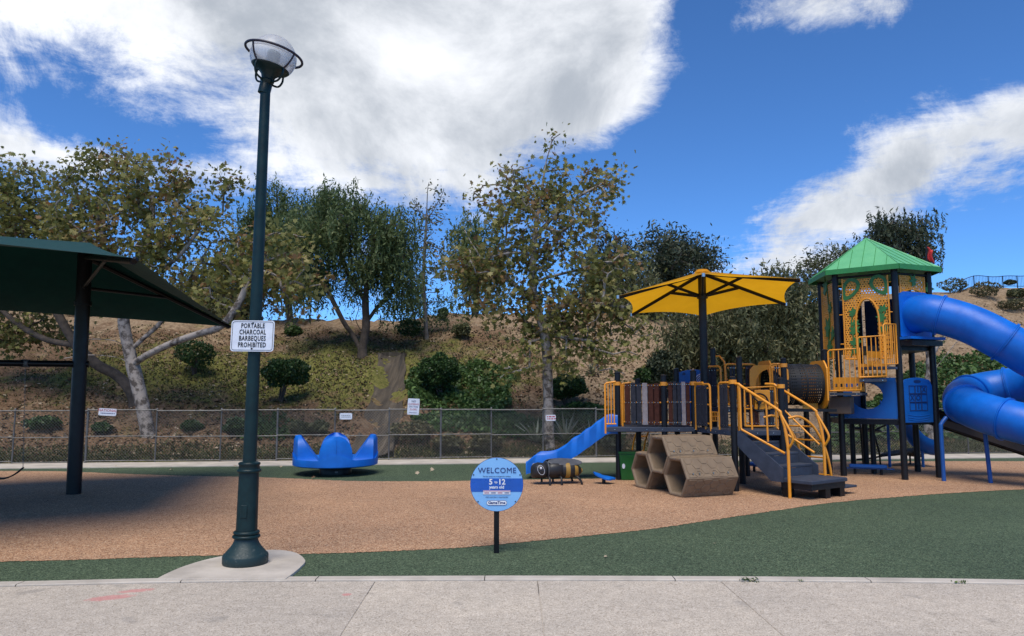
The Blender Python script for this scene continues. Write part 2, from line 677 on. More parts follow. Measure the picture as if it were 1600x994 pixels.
def hz(x, y):
    t = y - toe(x)
    if t <= 0:
        return 0.0
    zc = 5.05 + 1.75 * sstep((x - 5) / 15.0) + 0.25 * math.sin(x * 0.23 + 1)
    tc_ = 13.0
    k = t / tc_
    if k < 0.9:
        s = k
    else:                                        # round over the crest
        s = 0.9 + 0.1 * (1 - math.exp(-(k - 0.9) / 0.1))
    z = zc * s
    damp = min(t / 2.0, 1.0)
    z += damp * (0.10 * math.sin(x * 0.9 + y * 0.5) + 0.07 * math.sin(x * 2.1 - y * 1.3) + 0.04 * math.sin(x * 4.3 + y * 3.7))
    # the drain runs in a shallow gully
    gx = swale_x(y)
    z -= 0.26 * damp * math.exp(-((x - gx) / 0.42) ** 2) * (1 - sstep((t - 7.2) / 0.8))
    return z


def swale_x(y):
    t = y - 19.0
    return -3.6 - 0.06 * t - 0.012 * t * t + 0.05 * t


def H(px, py):
    d = ray(px, py)
    k0 = 17.0 / d.y
    prev = None
    for i in range(1200):
        q = EYE + d * (k0 + i * 0.02)
        if q.z <= hz(q.x, q.y) or q.z <= 0:
            return Vector((q.x, q.y, hz(q.x, q.y)))
    return EYE + d * (32.0 / d.y)


def sheet(name, poly, z, material, kind='structure', thick=0.0):
    b = MB()
    if thick:
        b.prism([(q[0], q[1], z - thick) for q in poly], (0, 0, thick))
    else:
        b.add([(q[0], q[1], z) for q in poly], [tuple(range(len(poly)))])
    o = b.build(name, material)
    return tag(o, kind=kind)


# one ground sheet reaching well past the hill
g_ = MB()
g_.add([(-160, -60, -0.12), (160, -60, -0.12), (160, 160, -0.12), (-160, 160, -0.12)], [(0, 1, 2, 3)])
mat('soil', (0.20, 0.145, 0.10), 0.95, (0.11, 0.08, 0.055), 0.8, 0.5, 8)
tag(g_.build('ground', 'soil'), kind='structure')

# hill: bare soil, leaf litter and rough grass
m = bpy.data.materials.new('hill_soil')
m.use_nodes = True
h = NT(m.node_tree)
p = m.node_tree.nodes['Principled BSDF']
tc = h.node('ShaderNodeTexCoord').outputs['Object']
at = h.node('ShaderNodeAttribute')
at.attribute_name = 'cover'
spc = h.node('ShaderNodeSeparateColor')
h.link(at.outputs['Color'], spc.inputs[0])
fine = h.noise(tc, 7.0, 8, 0.72)
dry = h.ramp(fine, [(0.30, (0.12, 0.080, 0.047)), (0.5, (0.28, 0.195, 0.118)), (0.72, (0.42, 0.31, 0.20))])
litter = h.ramp(h.noise(tc, 11.0, 8, 0.75), [(0.30, (0.058, 0.035, 0.020)), (0.52, (0.160, 0.097, 0.055)), (0.72, (0.333, 0.211, 0.125))])
grass = h.ramp(h.noise(tc, 9.0, 8, 0.75), [(0.30, (0.054, 0.054, 0.014)), (0.5, (0.134, 0.131, 0.033)), (0.72, (0.256, 0.218, 0.077))])
patch = h.math('ADD', spc.outputs[0], h.math('MULTIPLY', h.math('SUBTRACT', h.noise(tc, 0.9, 6, 0.65), 0.5), 1.5))
c = h.mix(h.smooth(patch, 0.35, 0.65), litter, dry)
patch2 = h.math('ADD', spc.outputs[1], h.math('MULTIPLY', h.math('SUBTRACT', h.noise(tc, 1.3, 6, 0.65), 0.5), 1.5))
c = h.mix(h.smooth(patch2, 0.35, 0.7), c, grass)
h.link(c, p.inputs['Base Color'])
p.inputs['Roughness'].default_value = 0.95
p.inputs['Specular IOR Level'].default_value = 0.2
b = h.node('ShaderNodeBump')
b.inputs['Strength'].default_value = 0.9
b.inputs['Distance'].default_value = 0.08
h.link(h.noise(tc, 6.0, 8, 0.7), b.inputs['Height'])
h.link(b.outputs[0], p.inputs['Normal'])
MATS['hill_soil'] = m


def bump2(x, y, cx_, cy_, rx, ry):
    return math.exp(-((x - cx_) / rx) ** 2 - ((y - cy_) / ry) ** 2)


def cover_at(x, y):
    """(dryness, grassiness) of the hillside"""
    t = y - toe(x)
    d = 0.30 + 0.45 * bump2(x, y, 4.5, 25.5, 4.5, 3.8) + 0.25 * sstep((x - 1) / 3.0) * sstep(t / 3) + 0.30 * sstep((t - 8) / 4) \
        + 0.45 * sstep((x - 13) / 4) * sstep((t - 6) / 4)
    gr = 0.24 + 0.45 * bump2(x, y, -8, 23.6, 6, 1.8) + 0.45 * bump2(x, y, -4.5, 26, 5, 3.0) + 0.5 * math.exp(-(t / 0.55) ** 2) \
        + 0.3 * bump2(x, y, -12.5, 25, 3, 2.5)
    gr -= 0.5 * sstep((x - 1.5) / 3) * sstep((t - 1) / 2)
    gr += 0.6 * bump2(x, y, 16, 25.0, 4.5, 4.0)
    return d, gr


xs = np.concatenate([np.linspace(-34, -17, 30), np.linspace(-16.9, 24, 340), np.linspace(24.2, 46, 40)])
ts = np.concatenate([np.linspace(-0.45, 14.5, 120), np.array([16, 20, 30, 60, 110])])
V, F, CV = [], [], []
for t in ts:
    for x in xs:
        y = toe(x) + t
        z = hz(x, y) + min(t, 1) * (0.030 * math.sin(x * 9.1 + 2.2 * math.sin(y * 5.3)) * math.sin(y * 8.3 + x) + 0.02 * math.sin(x * 17 + y * 13)) if t > 0 else -0.02
        V.append((x, y, z))
        d_, gq = cover_at(x, y)
        CV += [d_, gq, 0, 1]
nx = len(xs)
for i in range(len(ts) - 1):
    for k in range(nx - 1):
        F.append((i * nx + k, i * nx + k + 1, (i + 1) * nx + k + 1, (i + 1) * nx + k))
me = bpy.data.meshes.new('hillside')
me.from_pydata(V, [], F)
me.polygons.foreach_set('use_smooth', [True] * len(F))
ca = me.color_attributes.new('cover', 'FLOAT_COLOR', 'POINT')
ca.data.foreach_set('color', CV)
me.materials.append(MATS['hill_soil'])
hill = bpy.data.objects.new('hillside', me)
COL.objects.link(hill)
tag(hill, kind='structure')
ORIGIN['hillside'] = Vector((0, 0, 0))

# ------------------------------------------------------------------ play surfacing
KERB = [(-500, 916), (-200, 914), (0, 911), (140, 908), (248, 905.5), (450, 903), (640, 902), (800, 901.5), (1000, 902), (1200, 903), (1400, 905), (1600, 908), (1900, 914), (2200, 922)]
kerb_in = [G(*q) for q in KERB]
kerb_in = smoothpath(kerb_in, 4)
kerb_out = [q + Vector((0, -0.135, 0)) for q in kerb_in]
BACK = [(-30, 17.75 - 3.45), (-12, 17.75 - 1.4), (-4, 17.55 - .2), (0, 17.75), (6, 18.2), (12, 18.9), (30, 21.2)]
back = [Vector((x, toe(x) - 1.55, 0)) for x in np.linspace(-30, 40, 15)]
# green rubber everywhere, the tan field laid 4 mm proud
sheet('green_rubber_surface', [(q.x, q.y) for q in kerb_in] + [(q.x, q.y) for q in reversed(back)], 0.0, 'rubber_green')
FRONT_LINE = [(-420, 884), (-200, 881), (0, 878), (160, 874), (300, 869), (480, 866), (600, 862), (735, 855), (860, 843), (1000, 829), (1100, 815), (1200, 800), (1300, 786), (1400, 777), (1500, 770), (1600, 765), (1750, 760)]
REAR_LINE = [(1750, 722), (1600, 721), (1450, 721), (1300, 722), (1150, 730), (1040, 741), (950, 747.5), (780, 750.5), (700, 752), (560, 752), (480, 749), (400, 746), (300, 744), (200, 741), (100, 737), (0, 736), (-300, 733)]
fl = [q + Vector((rng.normal(0, .006), rng.normal(0, .011), 0)) for q in smoothpath([G(*q) for q in FRONT_LINE], 30)]
rl = [q + Vector((rng.normal(0, .006), rng.normal(0, .014), 0)) for q in smoothpath([G(*q) for q in REAR_LINE], 24)]
sheet('tan_rubber_surface', [(q.x, q.y) for q in fl + rl], 0.004, 'rubber_tan')

# mow strip at the toe of the hill
b = MB()
rows = []
for x in np.linspace(-30, 40, 57):
    j = 0.03 * math.sin(x * 1.7)
    rows.append([Vector((x, toe(x) - 1.55, -0.05)), Vector((x, toe(x) - 1.55, 0.02)), Vector((x, toe(x) - 0.42 + j, 0.025)), Vector((x, toe(x) - 0.40 + j, -0.05))])
b.grid(rows)
tag(b.build('mow_strip', 'concrete'), kind='structure')

# flush concrete kerb in poured lengths
kerb = bpy.data.objects.new('kerb', None)
COL.objects.link(kerb)
tag(kerb, kind='structure')
ORIGIN['kerb'] = Vector((0, 0, 0))
cuts = [0, 9, 17, 21, 27, 33, 39, 45, len(kerb_in) - 1]
for a, c_ in zip(cuts[:-1], cuts[1:]):
    b = MB()
    rows = []
    for i in range(a, c_ + 1):
        e = 0.004 if i == a else (-0.004 if i == c_ else 0)
        p0, p1 = kerb_in[i].copy(), kerb_out[i].copy()
        p0.x += e
        p1.x += e
        rows.append([p0 + Vector((0, 0, -.05)), p0 + Vector((0, -.004, .010)), p0 + Vector((0, -.012, .015)), p1 + Vector((0, .012, .015)), p1 + Vector((0, .003, .008)), p1 + Vector((0, 0, -.05))])
    b.grid(rows)
    b.build('kerb_length', 'concrete', kerb, 30)

# exposed aggregate paving in slabs
side = bpy.data.objects.new('sidewalk', None)
COL.objects.link(side)
tag(side, kind='structure')
ORIGIN['sidewalk'] = Vector((0, 0, 0))
joint_top = [(-700, 918), (-60, 914), (585, 910), (840, 909), (1128, 910), (1640, 915), (2300, 935)]
joint_bot = [(-1300, 1100), (-250, 1080), (470, 1090), (862, 1090), (1335, 1090), (2050, 1100), (3000, 1100)]
jt = [G(*q) for q in joint_top]
jb = [G(*q) for q in joint_bot]


def kerb_y(x):
    for q0, q1 in zip(kerb_out[:-1], kerb_out[1:]):
        if q0.x <= x <= q1.x:
            return q0.y + (q1.y - q0.y) * (x - q0.x) / (q1.x - q0.x)
    return kerb_out[0].y if x < 0 else kerb_out[-1].y


for i in range(len(jt) - 1):
    d0 = (jb[i] - jt[i]).normalized()
    d1 = (jb[i + 1] - jt[i + 1]).normalized()
    xa, xb = jt[i].x + .0025, jt[i + 1].x - .0025
    top = []
    for x in np.linspace(xa, xb, 9):
        top.append(Vector((x, kerb_y(x) - 0.003, 0)))
    e0, e1 = top[0] + d0 * 9.0, top[-1] + d1 * 9.0
    poly = top + [e1, e0]
    b = MB()
    b.prism([(q.x, q.y, -0.08) for q in poly], (0, 0, 0.08))
    bevel(b.build('slab', 'aggregate', side), 0.004, 1)

b = MB()
b.add([(-14, -4, -0.007), (14, -4, -0.007), (14, 6.3, -0.007), (-14, 6.3, -0.007)], [(0, 1, 2, 3)])
b.build('joint_fill', 'concrete', side)

# light pad of smooth concrete round the lamp foot
PAD = [(243, 909), (262, 899), (290, 887.5), (330, 876), (385, 866), (430, 862.5), (462, 867), (477, 879), (470, 889), (461, 897), (446, 908.5)]
pd = smoothpath([G(*q) for q in PAD], 4)
b = MB()
b.prism([(q.x, q.y, -0.04) for q in pd], (0, 0, 0.064))
o = b.build('lamp_pad', 'concrete')
bevel(o, 0.006, 2)
tag(o, kind='structure')

# concrete drain down the slope
sw = thing('drainage_channel', (swale_x(20), 20, 0), 'stained concrete drainage channel running down the hillside behind the fence', 'drain')
b = MB()
rows = []
for t in np.linspace(0.05, 7.6, 40):
    cx_ = swale_x(toe(-3.6) + t)
    y = toe(-3.6) + t
    base = hz(cx_, y)
    row = []
    for u in (-0.80, -0.76, -0.68, -0.45, -0.2, 0, 0.2, 0.45, 0.68, 0.76, 0.80):
        prof = 0.04 + 0.16 * (u / 0.72) ** 2 if abs(u) < 0.7 else (0.21 if abs(u) < 0.78 else -0.05)
        row.append(Vector((cx_ + 0.03 * math.sin(t * 5 + 2 * u) + u * (0.60 + 0.12 * (1 - t / 7.6) + 0.02 * math.sin(t * 3)), y, base + prof)))
    rows.append(row)
b.grid(rows)
b.build('channel', 'swale_concrete', sw, 40)
b = MB()
t = 7.6
y = toe(-3.6) + t
cx_ = swale_x(y)
arc = []
for k in range(13):
    u = -0.78 + 1.56 * k / 12
    arc.append((cx_ + u * .70, y + 0.10 * (1 - (u / .78) ** 2)))
zb = hz(cx_, y)
rows = [[Vector((x, yy, zb + 0.0)) for x, yy in arc], [Vector((x, yy, zb + 0.17 + 0.05 * (1 - ((x - cx_) / .55) ** 2))) for x, yy in arc],
        [Vector((x, yy + .12, zb + 0.17 + 0.05 * (1 - ((x - cx_) / .55) ** 2))) for x, yy in arc], [Vector((x, yy + .12, zb)) for x, yy in arc]]
b.grid(rows)
b.build('headwall', 'swale_concrete', sw, 40)

# ------------------------------------------------------------------ chain-link fence
FENCE_PX = [-260, -120, 30, 143, 250, 350, 437, 526, 610, 690, 768, 848, 930, 1012, 1094, 1176, 1258, 1340, 1422, 1504, 1586, 1668, 1760]


def fence_y(x):
    return 18.78 + 0.115 * x


fx = []
for px in FENCE_PX:
    x = (px - 800) / FPX * 18.8
    for _ in range(4):
        x = (px - 800) / FPX * fence_y(x)
    fx.append(x)
fence = thing('chain_link_fence', (fx[0], fence_y(fx[0]), 0), 'long galvanised chain link fence along the foot of the hill', 'fence')
FH = 1.25
for i, x in enumerate(fx):
    b = MB()
    y = fence_y(x)
    b.tube([(x, y, 0), (x, y, FH + .02)], 0.027 if i % 3 == 0 else 0.019, 8)
    b.lathe([(0.03, 0), (0.024, .02), (0.008, .035)], (x, y, FH + .02), 8, True)
    b.build('post', 'galvanised', fence, 50)
for i in range(len(fx) - 1):
    a, c_ = fx[i], fx[i + 1]
    A, C = Vector((a, fence_y(a), 0)), Vector((c_, fence_y(c_), 0))
    for z, nm, r in ((FH, 'top_rail', .017), (0.63, 'middle_rail', .013), (0.06, 'bottom_rail', .013)):
        b = MB()
        dz_ = 0.012 * math.sin(i * 2.3 + z)
        b.tube([A + Vector((0, -.02, z + dz_)), C + Vector((0, -.02, z + dz_))], r, 6)
        b.build(nm, 'galvanised', fence, 50)
    # woven wire
    L = (C - A).length
    d = (C - A).normalized()
    pitch = 0.072
    z0, z1 = 0.07, FH
    hh = z1 - z0
    b = MB()
    off = Vector((0.0, 0.012, 0))
    for s in (1, -1):
        for k in range(int(-hh / pitch), int((L + hh) / pitch) + 1):
            u0 = k * pitch if s == 1 else k * pitch + hh
            # wire from (u0,z0) to (u0+s*hh, z1) clipped to the bay
            pts = []
            ta = 0.0
            tb = 1.0
            ua, ub = u0, u0 + s * hh
            if s == 1:
                ta = max(0, (0 - ua) / hh)
                tb = min(1, (L - ua) / hh)
            else:
                ta = max(0, (ua - L) / hh)
                tb = min(1, ua / hh)
            if tb - ta < 0.02:
                continue
            q0 = A + d * (ua + (ub - ua) * ta) + Vector((0, 0, z0 + hh * ta)) + off * (1 + .2 * s)
            q1 = A + d * (ua + (ub - ua) * tb) + Vector((0, 0, z0 + hh * tb)) + off * (1 + .2 * s)
            b.tube([q0, q1], 0.0027, 3, False)
    b.build('wire_mesh', 'wire', fence)


def plate(b, c, right, up, w_, h_, t=0.004, rad=0.02):
    """rounded sign plate facing right x up"""
    c, right, up = Vector(c), Vector(right).normalized(), Vector(up).normalized()
    n = right.cross(up)
    poly = []
    for sx_, sy_, a0 in ((1, 1, 0), (-1, 1, 90), (-1, -1, 180), (1, -1, 270)):
        for k in range(5):
            a = R(a0 + k * 22.5)
            poly.append(c + right * (sx_ * (w_ / 2 - rad) + rad * math.cos(a)) + up * (sy_ * (h_ / 2 - rad) + rad * math.sin(a)))
    b.prism(poly, n * -t)
    return poly


def fence_sign(px, py, w_, h_, tilt, label, lines, face='sign_white', name='warning_sign', ink='sign_red', Yoff=-0.05):
    x = (px - 800) / FPX * 18.6
    for _ in range(4):
        x = (px - 800) / FPX * fence_y(x)
    c = W(px, py, fence_y(x) + Yoff)
    right = Vector((math.cos(tilt), 0.115 * math.cos(tilt), math.sin(tilt))).normalized()
    up = Vector((-math.sin(tilt), 0, math.cos(tilt)))
    s = thing(name, c, label, 'sign')
    b = MB()
    plate(b, c, right, up, w_, h_)
    b.build('plate', face, s)
    n = right.cross(up)
    for (body, size, dy, ink_) in lines:
        if body.startswith('='):                 # a line of print too small to read
            b = MB()
            ww = float(body[1:])
            u = -ww / 2
            k = 0
            while u < ww / 2:
                l = size * (0.6 + 0.9 * ((k * 7919) % 10) / 10)
                b.box(c + right * (u + l / 2) + up * dy + n * 0.003, (l, size * 0.6, 0.002), right, up)
                u += l + size * 0.4
                k += 1
            b.build('fine_print', ink_, s)
            continue
        text('lettering', body, size, c + up * dy + n * 0.003, right, up, ink_, s, 0.001)
    b = MB()
    for sx_ in (-1, 1):
        for sy_ in (-1, 1):
            q = c + right * (sx_ * w_ * .45) + up * (sy_ * h_ * .42)
            b.tube([q + n * .004, q - n * 0.05], 0.006, 6)
    b.build('wire_tie', 'galvanised', s)
    return s


fence_sign(168, 644, 0.40, 0.17, -0.06, 'crumpled pink and white fence sign reading NATIONAL left of the lamp post', [('NATIONAL', 0.085, 0.035, 'sign_red'), ('=0.30', 0.028, -0.03, 'sign_navy')], 'sign_white')
fence_sign(540.5, 650.5, 0.30, 0.155, 0.0, 'small blank looking white sign on the fence above the blue spinner', [('=0.22', 0.03, 0.02, 'lamp_core'), ('=0.22', 0.026, -0.02, 'lamp_core')])
fence_sign(646, 635.5, 0.29, 0.40, -0.05, 'tall white sign with red lettering sticking up above the fence rail', [('NO', 0.07, 0.13, 'sign_navy'), ('CLIMBING', 0.058, 0.06, 'sign_red'), ('ON THIS', 0.058, -0.005, 'sign_navy'), ('SLOPE', 0.06, -0.07, 'sign_red'), ('=0.2', 0.02, -0.15, 'sign_navy')])
fence_sign(860.5, 653, 0.26, 0.15, 0.02, 'small pink lettered sign on the fence in front of the pale trunk', [('=0.2', 0.05, 0.03, 'sign_red'), ('=0.2', 0.04, -0.025, 'sign_red')])
# ------------------------------------------------------------------ lamp post
LB = G(383, 884)
LB.z = 0.024
LY = LB.y
lamp = thing('street_lamp', LB, 'tall dark green lamp post with a globe light on a concrete pad', 'lamp post')
bx, by = LB.x, LB.y


def zat(py):
    return W(400, py, LY).z


b = MB()
prof = [(0.205, 0.0), (0.212, 0.012), (0.212, 0.075), (0.204, 0.092), (0.190, 0.10), (0.186, 0.108), (0.172, 0.125), (0.145, 0.155), (0.122, 0.19), (0.112, 0.215), (0.108, 0.235)]
b.lathe([(0.0, 0.0)] + prof, LB, 32)
b.build('base', 'lamp_foot', lamp, 40)
b = MB()
b.lathe([(0.108, 0.235), (0.126, 0.243), (0.132, 0.255), (0.126, 0.267), (0.112, 0.272), (0.118, 0.28), (0.124, 0.292), (0.118, 0.304), (0.104, 0.31)], LB, 32)
b.build('collar', 'lamp_green', lamp, 60)
b = MB()
b.lathe([(0.100, 0.31), (0.094, 0.86)], LB, 28)
b.build('lower_shaft', 'lamp_green', lamp, 60)
b = MB()
b.lathe([(0.094, 0.86), (0.112, 0.868), (0.116, 0.88), (0.110, 0.893), (0.100, 0.897), (0.096, 0.93), (0.104, 0.94), (0.104, 0.952), (0.094, 0.96), (0.066, 0.968)], LB, 28)
b.build('collar', 'lamp_green', lamp, 60)
ZT = 4.79
b = MB()
b.lathe([(0.064, 0.966), (0.050, ZT)], LB, 24)
b.build('shaft', 'lamp_green', lamp, 60)
b = MB()
b.lathe([(0.050, ZT - .10), (0.062, ZT - .095), (0.062, ZT), (0.054, ZT + .01), (0.066, ZT + .03), (0.072, ZT + .045), (0.06, ZT + .06), (0.075, ZT + .10), (0.12, ZT + .145), (0.178, ZT + .165), (0.190, ZT + .178), (0.186, ZT + .192), (0.02, ZT + .194)], LB, 28)
b.build('fitter', 'lamp_green', lamp, 50)
GZ = ZT + 0.315
GR = 0.235
b = MB()
b.lathe([(GR * math.cos(R(a)), GZ - LB.z + LB.z * 0 + GR * math.sin(R(a))) for a in range(8, 91, 6)], LB, 32)
b.build('globe_top', 'acrylic_white', lamp, 60)
m = bpy.data.materials.new('clear_acrylic')
m.use_nodes = True
nt = m.node_tree
nt.nodes.clear()
h = NT(nt)
g1 = h.node('ShaderNodeBsdfTransparent')
g1.inputs[0].default_value = (0.93, 0.94, 0.95, 1)
g2 = h.node('ShaderNodeBsdfDiffuse')
g2.inputs[0].default_value = (0.75, 0.76, 0.78, 1)
g3 = h.node('ShaderNodeBsdfGlossy')
g3.inputs['Roughness'].default_value = 0.08
fr = h.node('ShaderNodeFresnel')
fr.inputs[0].default_value = 1.35
m1 = h.node('ShaderNodeMixShader')
m1.inputs[0].default_value = 0.36
h.link(g1.outputs[0], m1.inputs[1])
h.link(g2.outputs[0], m1.inputs[2])
m2 = h.node('ShaderNodeMixShader')
h.link(fr.outputs[0], m2.inputs[0])
h.link(m1.outputs[0], m2.inputs[1])
h.link(g3.outputs[0], m2.inputs[2])
h.link(m2.outputs[0], h.node('ShaderNodeOutputMaterial').inputs[0])
MATS['clear_acrylic'] = m
b = MB()
b.lathe([(GR * math.cos(R(a)), GZ + GR * math.sin(R(a))) for a in range(-34, 9, 6)], LB, 32)
b.build('globe_bowl', 'clear_acrylic', lamp, 60)
b = MB()
b.lathe([(0.0, GZ + .05), (0.058, GZ + .05), (0.066, GZ + .035), (0.068, GZ - .11), (0.05, GZ - .12)], LB, 20)
b.build('lamp_housing', 'lamp_core', lamp, 40)
RR = 0.288
b = MB()
b.tube([LB + Vector((RR * math.cos(R(a)), RR * math.sin(R(a)), GZ + 0.02)) for a in range(0, 360, 9)], 0.0135, 8, closed=True)
b.build('guard_ring', 'purple_black', lamp, 60)
for k in range(4):
    a = R(45 + 90 * k + 18)
    dv = Vector((math.cos(a), math.sin(a), 0))
    b = MB()
    b.tube(smoothpath([LB + dv * RR + Vector((0, 0, GZ + .02)), LB + dv * 0.268 + Vector((0, 0, GZ - .035)), LB + dv * 0.238 + Vector((0, 0, GZ - .085)), LB + dv * 0.188 + Vector((0, 0, GZ - .135))], 4), 0.010, 6)
    b.build('strap', 'purple_black', lamp, 60)
    b = MB()
    b.tube(smoothpath([LB + dv * 0.186 + Vector((0, 0, GZ - .14)), LB + dv * 0.19 + Vector((0, 0, GZ - .20)), LB + dv * 0.15 + Vector((0, 0, GZ - .265)), LB + dv * 0.06 + Vector((0, 0, GZ - .285))], 5), 0.011, 6)
    b.build('scroll_arm', 'lamp_green', lamp, 60)
b = MB()
b.box(LB + Vector((0.0, -0.098, 0.5)), (0.06, 0.012, 0.12), bev=.004)
b.build('hand_hole_cover', 'lamp_green', lamp)
lamp.rotation_euler = (0, R(0.40), 0)
# the head has been knocked out of plumb
hp = Vector((0, 0, ZT - .02))
hm = Matrix.Translation(hp) @ Matrix.Rotation(R(12), 4, 'Y') @ Matrix.Translation(-hp)
for ch_ in lamp.children:
    if ch_.name.split('.')[0] in ('globe_top', 'globe_bowl', 'lamp_housing', 'guard_ring', 'strap', 'scroll_arm', 'fitter'):
        ch_.data.transform(hm)

# barbecue sign strapped to the lamp post
sc_ = W(394.5, 525, LY - 0.085)
sg = thing('notice_sign', sc_, 'white sign forbidding portable charcoal barbeques, on the green lamp post', 'sign')
ti = R(3.0)
rt = Vector((math.cos(ti), 0, -math.sin(ti) * .2))
upv = Vector((0.035, 0, 1)).normalized()
rt = Vector((1, 0, -0.01)).normalized()
upv = Vector((0.02, 0, 1)).normalized()
nrm = rt.cross(upv)
SW, SH = 0.425, 0.305
b = MB()
plate(b, sc_, rt, upv, SW, SH, 0.004, 0.03)
b.build('plate', 'sign_white', sg)


def border(c, w_, h_, rad, t, matname, par):
    def loop(ww, hh_, rr_):
        pts = []
        for sx_, sy_, a0 in ((1, 1, 0), (-1, 1, 90), (-1, -1, 180), (1, -1, 270)):
            for k in range(5):
                a = R(a0 + k * 22.5)
                pts.append(c + nrm * .001 + rt * (sx_ * (ww / 2 - rr_) + rr_ * math.cos(a)) + upv * (sy_ * (hh_ / 2 - rr_) + rr_ * math.sin(a)))
        return pts
    bb = MB()
    bb.ringplate(loop(w_, h_, rad), loop(w_ - 2 * t, h_ - 2 * t, rad - t), nrm * .0012)
    return bb.build('border', matname, par)


border(sc_, SW - .022, SH - .022, 0.024, 0.004, 'sign_black', sg)
for body, dy, xs_ in (('PORTABLE', 0.098, 0.80), ('CHARCOAL', 0.036, 0.80), ('BARBEQUES', -0.026, 0.80), ('PROHIBITED', -0.090, 0.80)):
    text('lettering', body, 0.067, sc_ + upv * dy + nrm * .002, rt, upv, 'sign_black', sg, 0.0008, 1.12, xs_ * .84, 0.0016)
for dy in (0.125, -0.125):
    b = MB()
    b.tube([sc_ + upv * dy - nrm * .002, sc_ + upv * dy + nrm * .006], 0.009, 8)
    b.build('bolt', 'sign_black', sg)
    b = MB()
    b.box(sc_ + upv * dy - nrm * .014, (0.10, 0.02, 0.02), rt)
    b.build('bracket', 'galvanised', sg)

# ------------------------------------------------------------------ welcome sign
WB = G(775, 864)
WY = WB.y
ws = thing('welcome_sign', WB, 'round light and dark blue WELCOME sign on a short black post', 'sign')
wc = W(776.2, 757, WY - 0.045)
b = MB()
b.box((WB.x + .005, WY, 0.43), (0.055, 0.05, 0.86), bev=.004)
b.build('post', 'post_black', ws)
RD = 0.274
rt = Vector((1, 0, 0))
upv = Vector((0, 0, 1))
nrm = Vector((0, -1, 0))


def arcpoly(r, z0, z1, y):
    """slice of the disc between heights z0 and z1"""
    a1, a0 = math.asin(max(-1, min(1, z1 / r))), math.asin(max(-1, min(1, z0 / r)))
    pts = []
    for k in range(21):
        a = a0 + (a1 - a0) * k / 20
        pts.append(Vector((wc.x + r * math.cos(a), y, wc.z + r * math.sin(a))))
    for k in range(21):
        a = a1 + (a0 - a1) * k / 20
        pts.append(Vector((wc.x - r * math.cos(a), y, wc.z + r * math.sin(a))))
    out = []
    for q in pts:
        if not out or (q - out[-1]).length > 1e-5:
            out.append(q)
    if (out[0] - out[-1]).length < 1e-5:
        out.pop()
    return out


b = MB()
b.prism([wc + Vector((RD * 1.012 * math.cos(R(a)), 0.002, RD * 1.012 * math.sin(R(a)))) for a in range(0, 360, 6)], (0, 0.012, 0))
b.build('disc', 'sign_navy', ws)
b = MB()
b.prism(arcpoly(RD, -RD, RD, wc.y), (0, 0.0025, 0))
b.build('face', 'sign_pale_blue', ws)
b = MB()
b.prism(arcpoly(RD + .0005, -0.075, 0.062, wc.y - .0025), (0, 0.002, 0))
b.build('blue_band', 'sign_blue', ws)


def wt_(body, size, dx, dz, m_, bold=0.0, sp=1.0, xs_=1.0):
    return text('lettering', body, size, wc + Vector((dx, -0.0045, dz)), rt, upv, m_, ws, 0.001, sp, xs_, bold)


wt_('WELCOME', 0.080, 0.004, 0.142, 'sign_navy', 0.0, 1.06)
wt_('5', 0.078, -0.062, 0.024, 'sign_text_white', 0.002)
wt_('to', 0.036, -0.008, 0.024, 'sign_text_white', 0.0008)
wt_('12', 0.078, 0.052, 0.024, 'sign_text_white', 0.002)
wt_('years old', 0.042, 0.0, -0.028, 'sign_text_white', 0.0012)
wt_('The play equipment is designed for children', 0.0165, 0.0, 0.083, 'sign_navy')
wt_('Adult supervision is recommended', 0.0165, 0.0, -0.128, 'sign_navy')
b = MB()
b.box(wc + Vector((0, -.005, -0.082)), (0.285, .002, 0.040), (1, 0, 0), (0, 1, 0))
st_ = b.build('sticker', 'sign_white', ws)
b = MB()
b.box(wc + Vector((0, -.0062, -0.0675)), (0.285, .001, 0.012), (1, 0, 0), (0, 1, 0))
b.build('sticker_heading', 'sticker_pink', st_)
for k in range(4):
    b = MB()
    for q in (0.004, -0.004):
        b.box(wc + Vector((-0.105 + .07 * k, -.0064, -0.086 + q)), (0.048, .001, 0.004), (1, 0, 0), (0, 1, 0))
    b.build('sticker_print', 'sign_red' if k % 2 == 0 else 'sign_navy', st_)
b = MB()
lg = wc + Vector((0, -.003, -0.188))


def pill(w_, h_):
    pts = []
    for k in range(13):
        a = R(-90 + 15 * k)
        pts.append(lg + Vector((w_ / 2 - h_ / 2 + h_ / 2 * math.cos(a), 0, h_ / 2 * math.sin(a))))
    for k in range(13):
        a = R(90 + 15 * k)
        pts.append(lg + Vector((-w_ / 2 + h_ / 2 + h_ / 2 * math.cos(a), 0, h_ / 2 * math.sin(a))))
    return pts


b.ringplate(pill(0.212, 0.05), pill(0.206, 0.044), (0, -0.002, 0))
lo = b.build('logo_outline', 'sign_navy', ws)
b = MB()
b.prism(pill(0.206, 0.044), (0, -0.0015, 0))
b.build('logo_face', 'sign_text_white', ws)
text('logo_lettering', 'GameTime', 0.038, lg + Vector((0, -.0025, 0.001)), rt, upv, 'sign_navy', ws, 0.0006, 1.0, 1.05, 0.0012)
for a in (90, 158, 22, 222, 318):
    b = MB()
    q = wc + Vector((RD * .955 * math.cos(R(a)), 0, RD * .955 * math.sin(R(a))))
    b.tube([q + Vector((0, .004, 0)), q + Vector((0, -.005, 0))], 0.007, 8)
    b.build('bolt', 'sign_black', ws)

# ------------------------------------------------------------------ swing frame with its green shade
PB = G(115, 772)
PX, PY_ = PB.x, PB.y
sh = thing('shaded_swing_frame', PB, 'dark green fabric shade on thick black posts with a swing beam', 'swing set')
BEAMD = Vector((-0.93, -0.36, 0)).normalized()
P2 = PB + BEAMD * 5.2
ptop = W(133, 400, PY_)


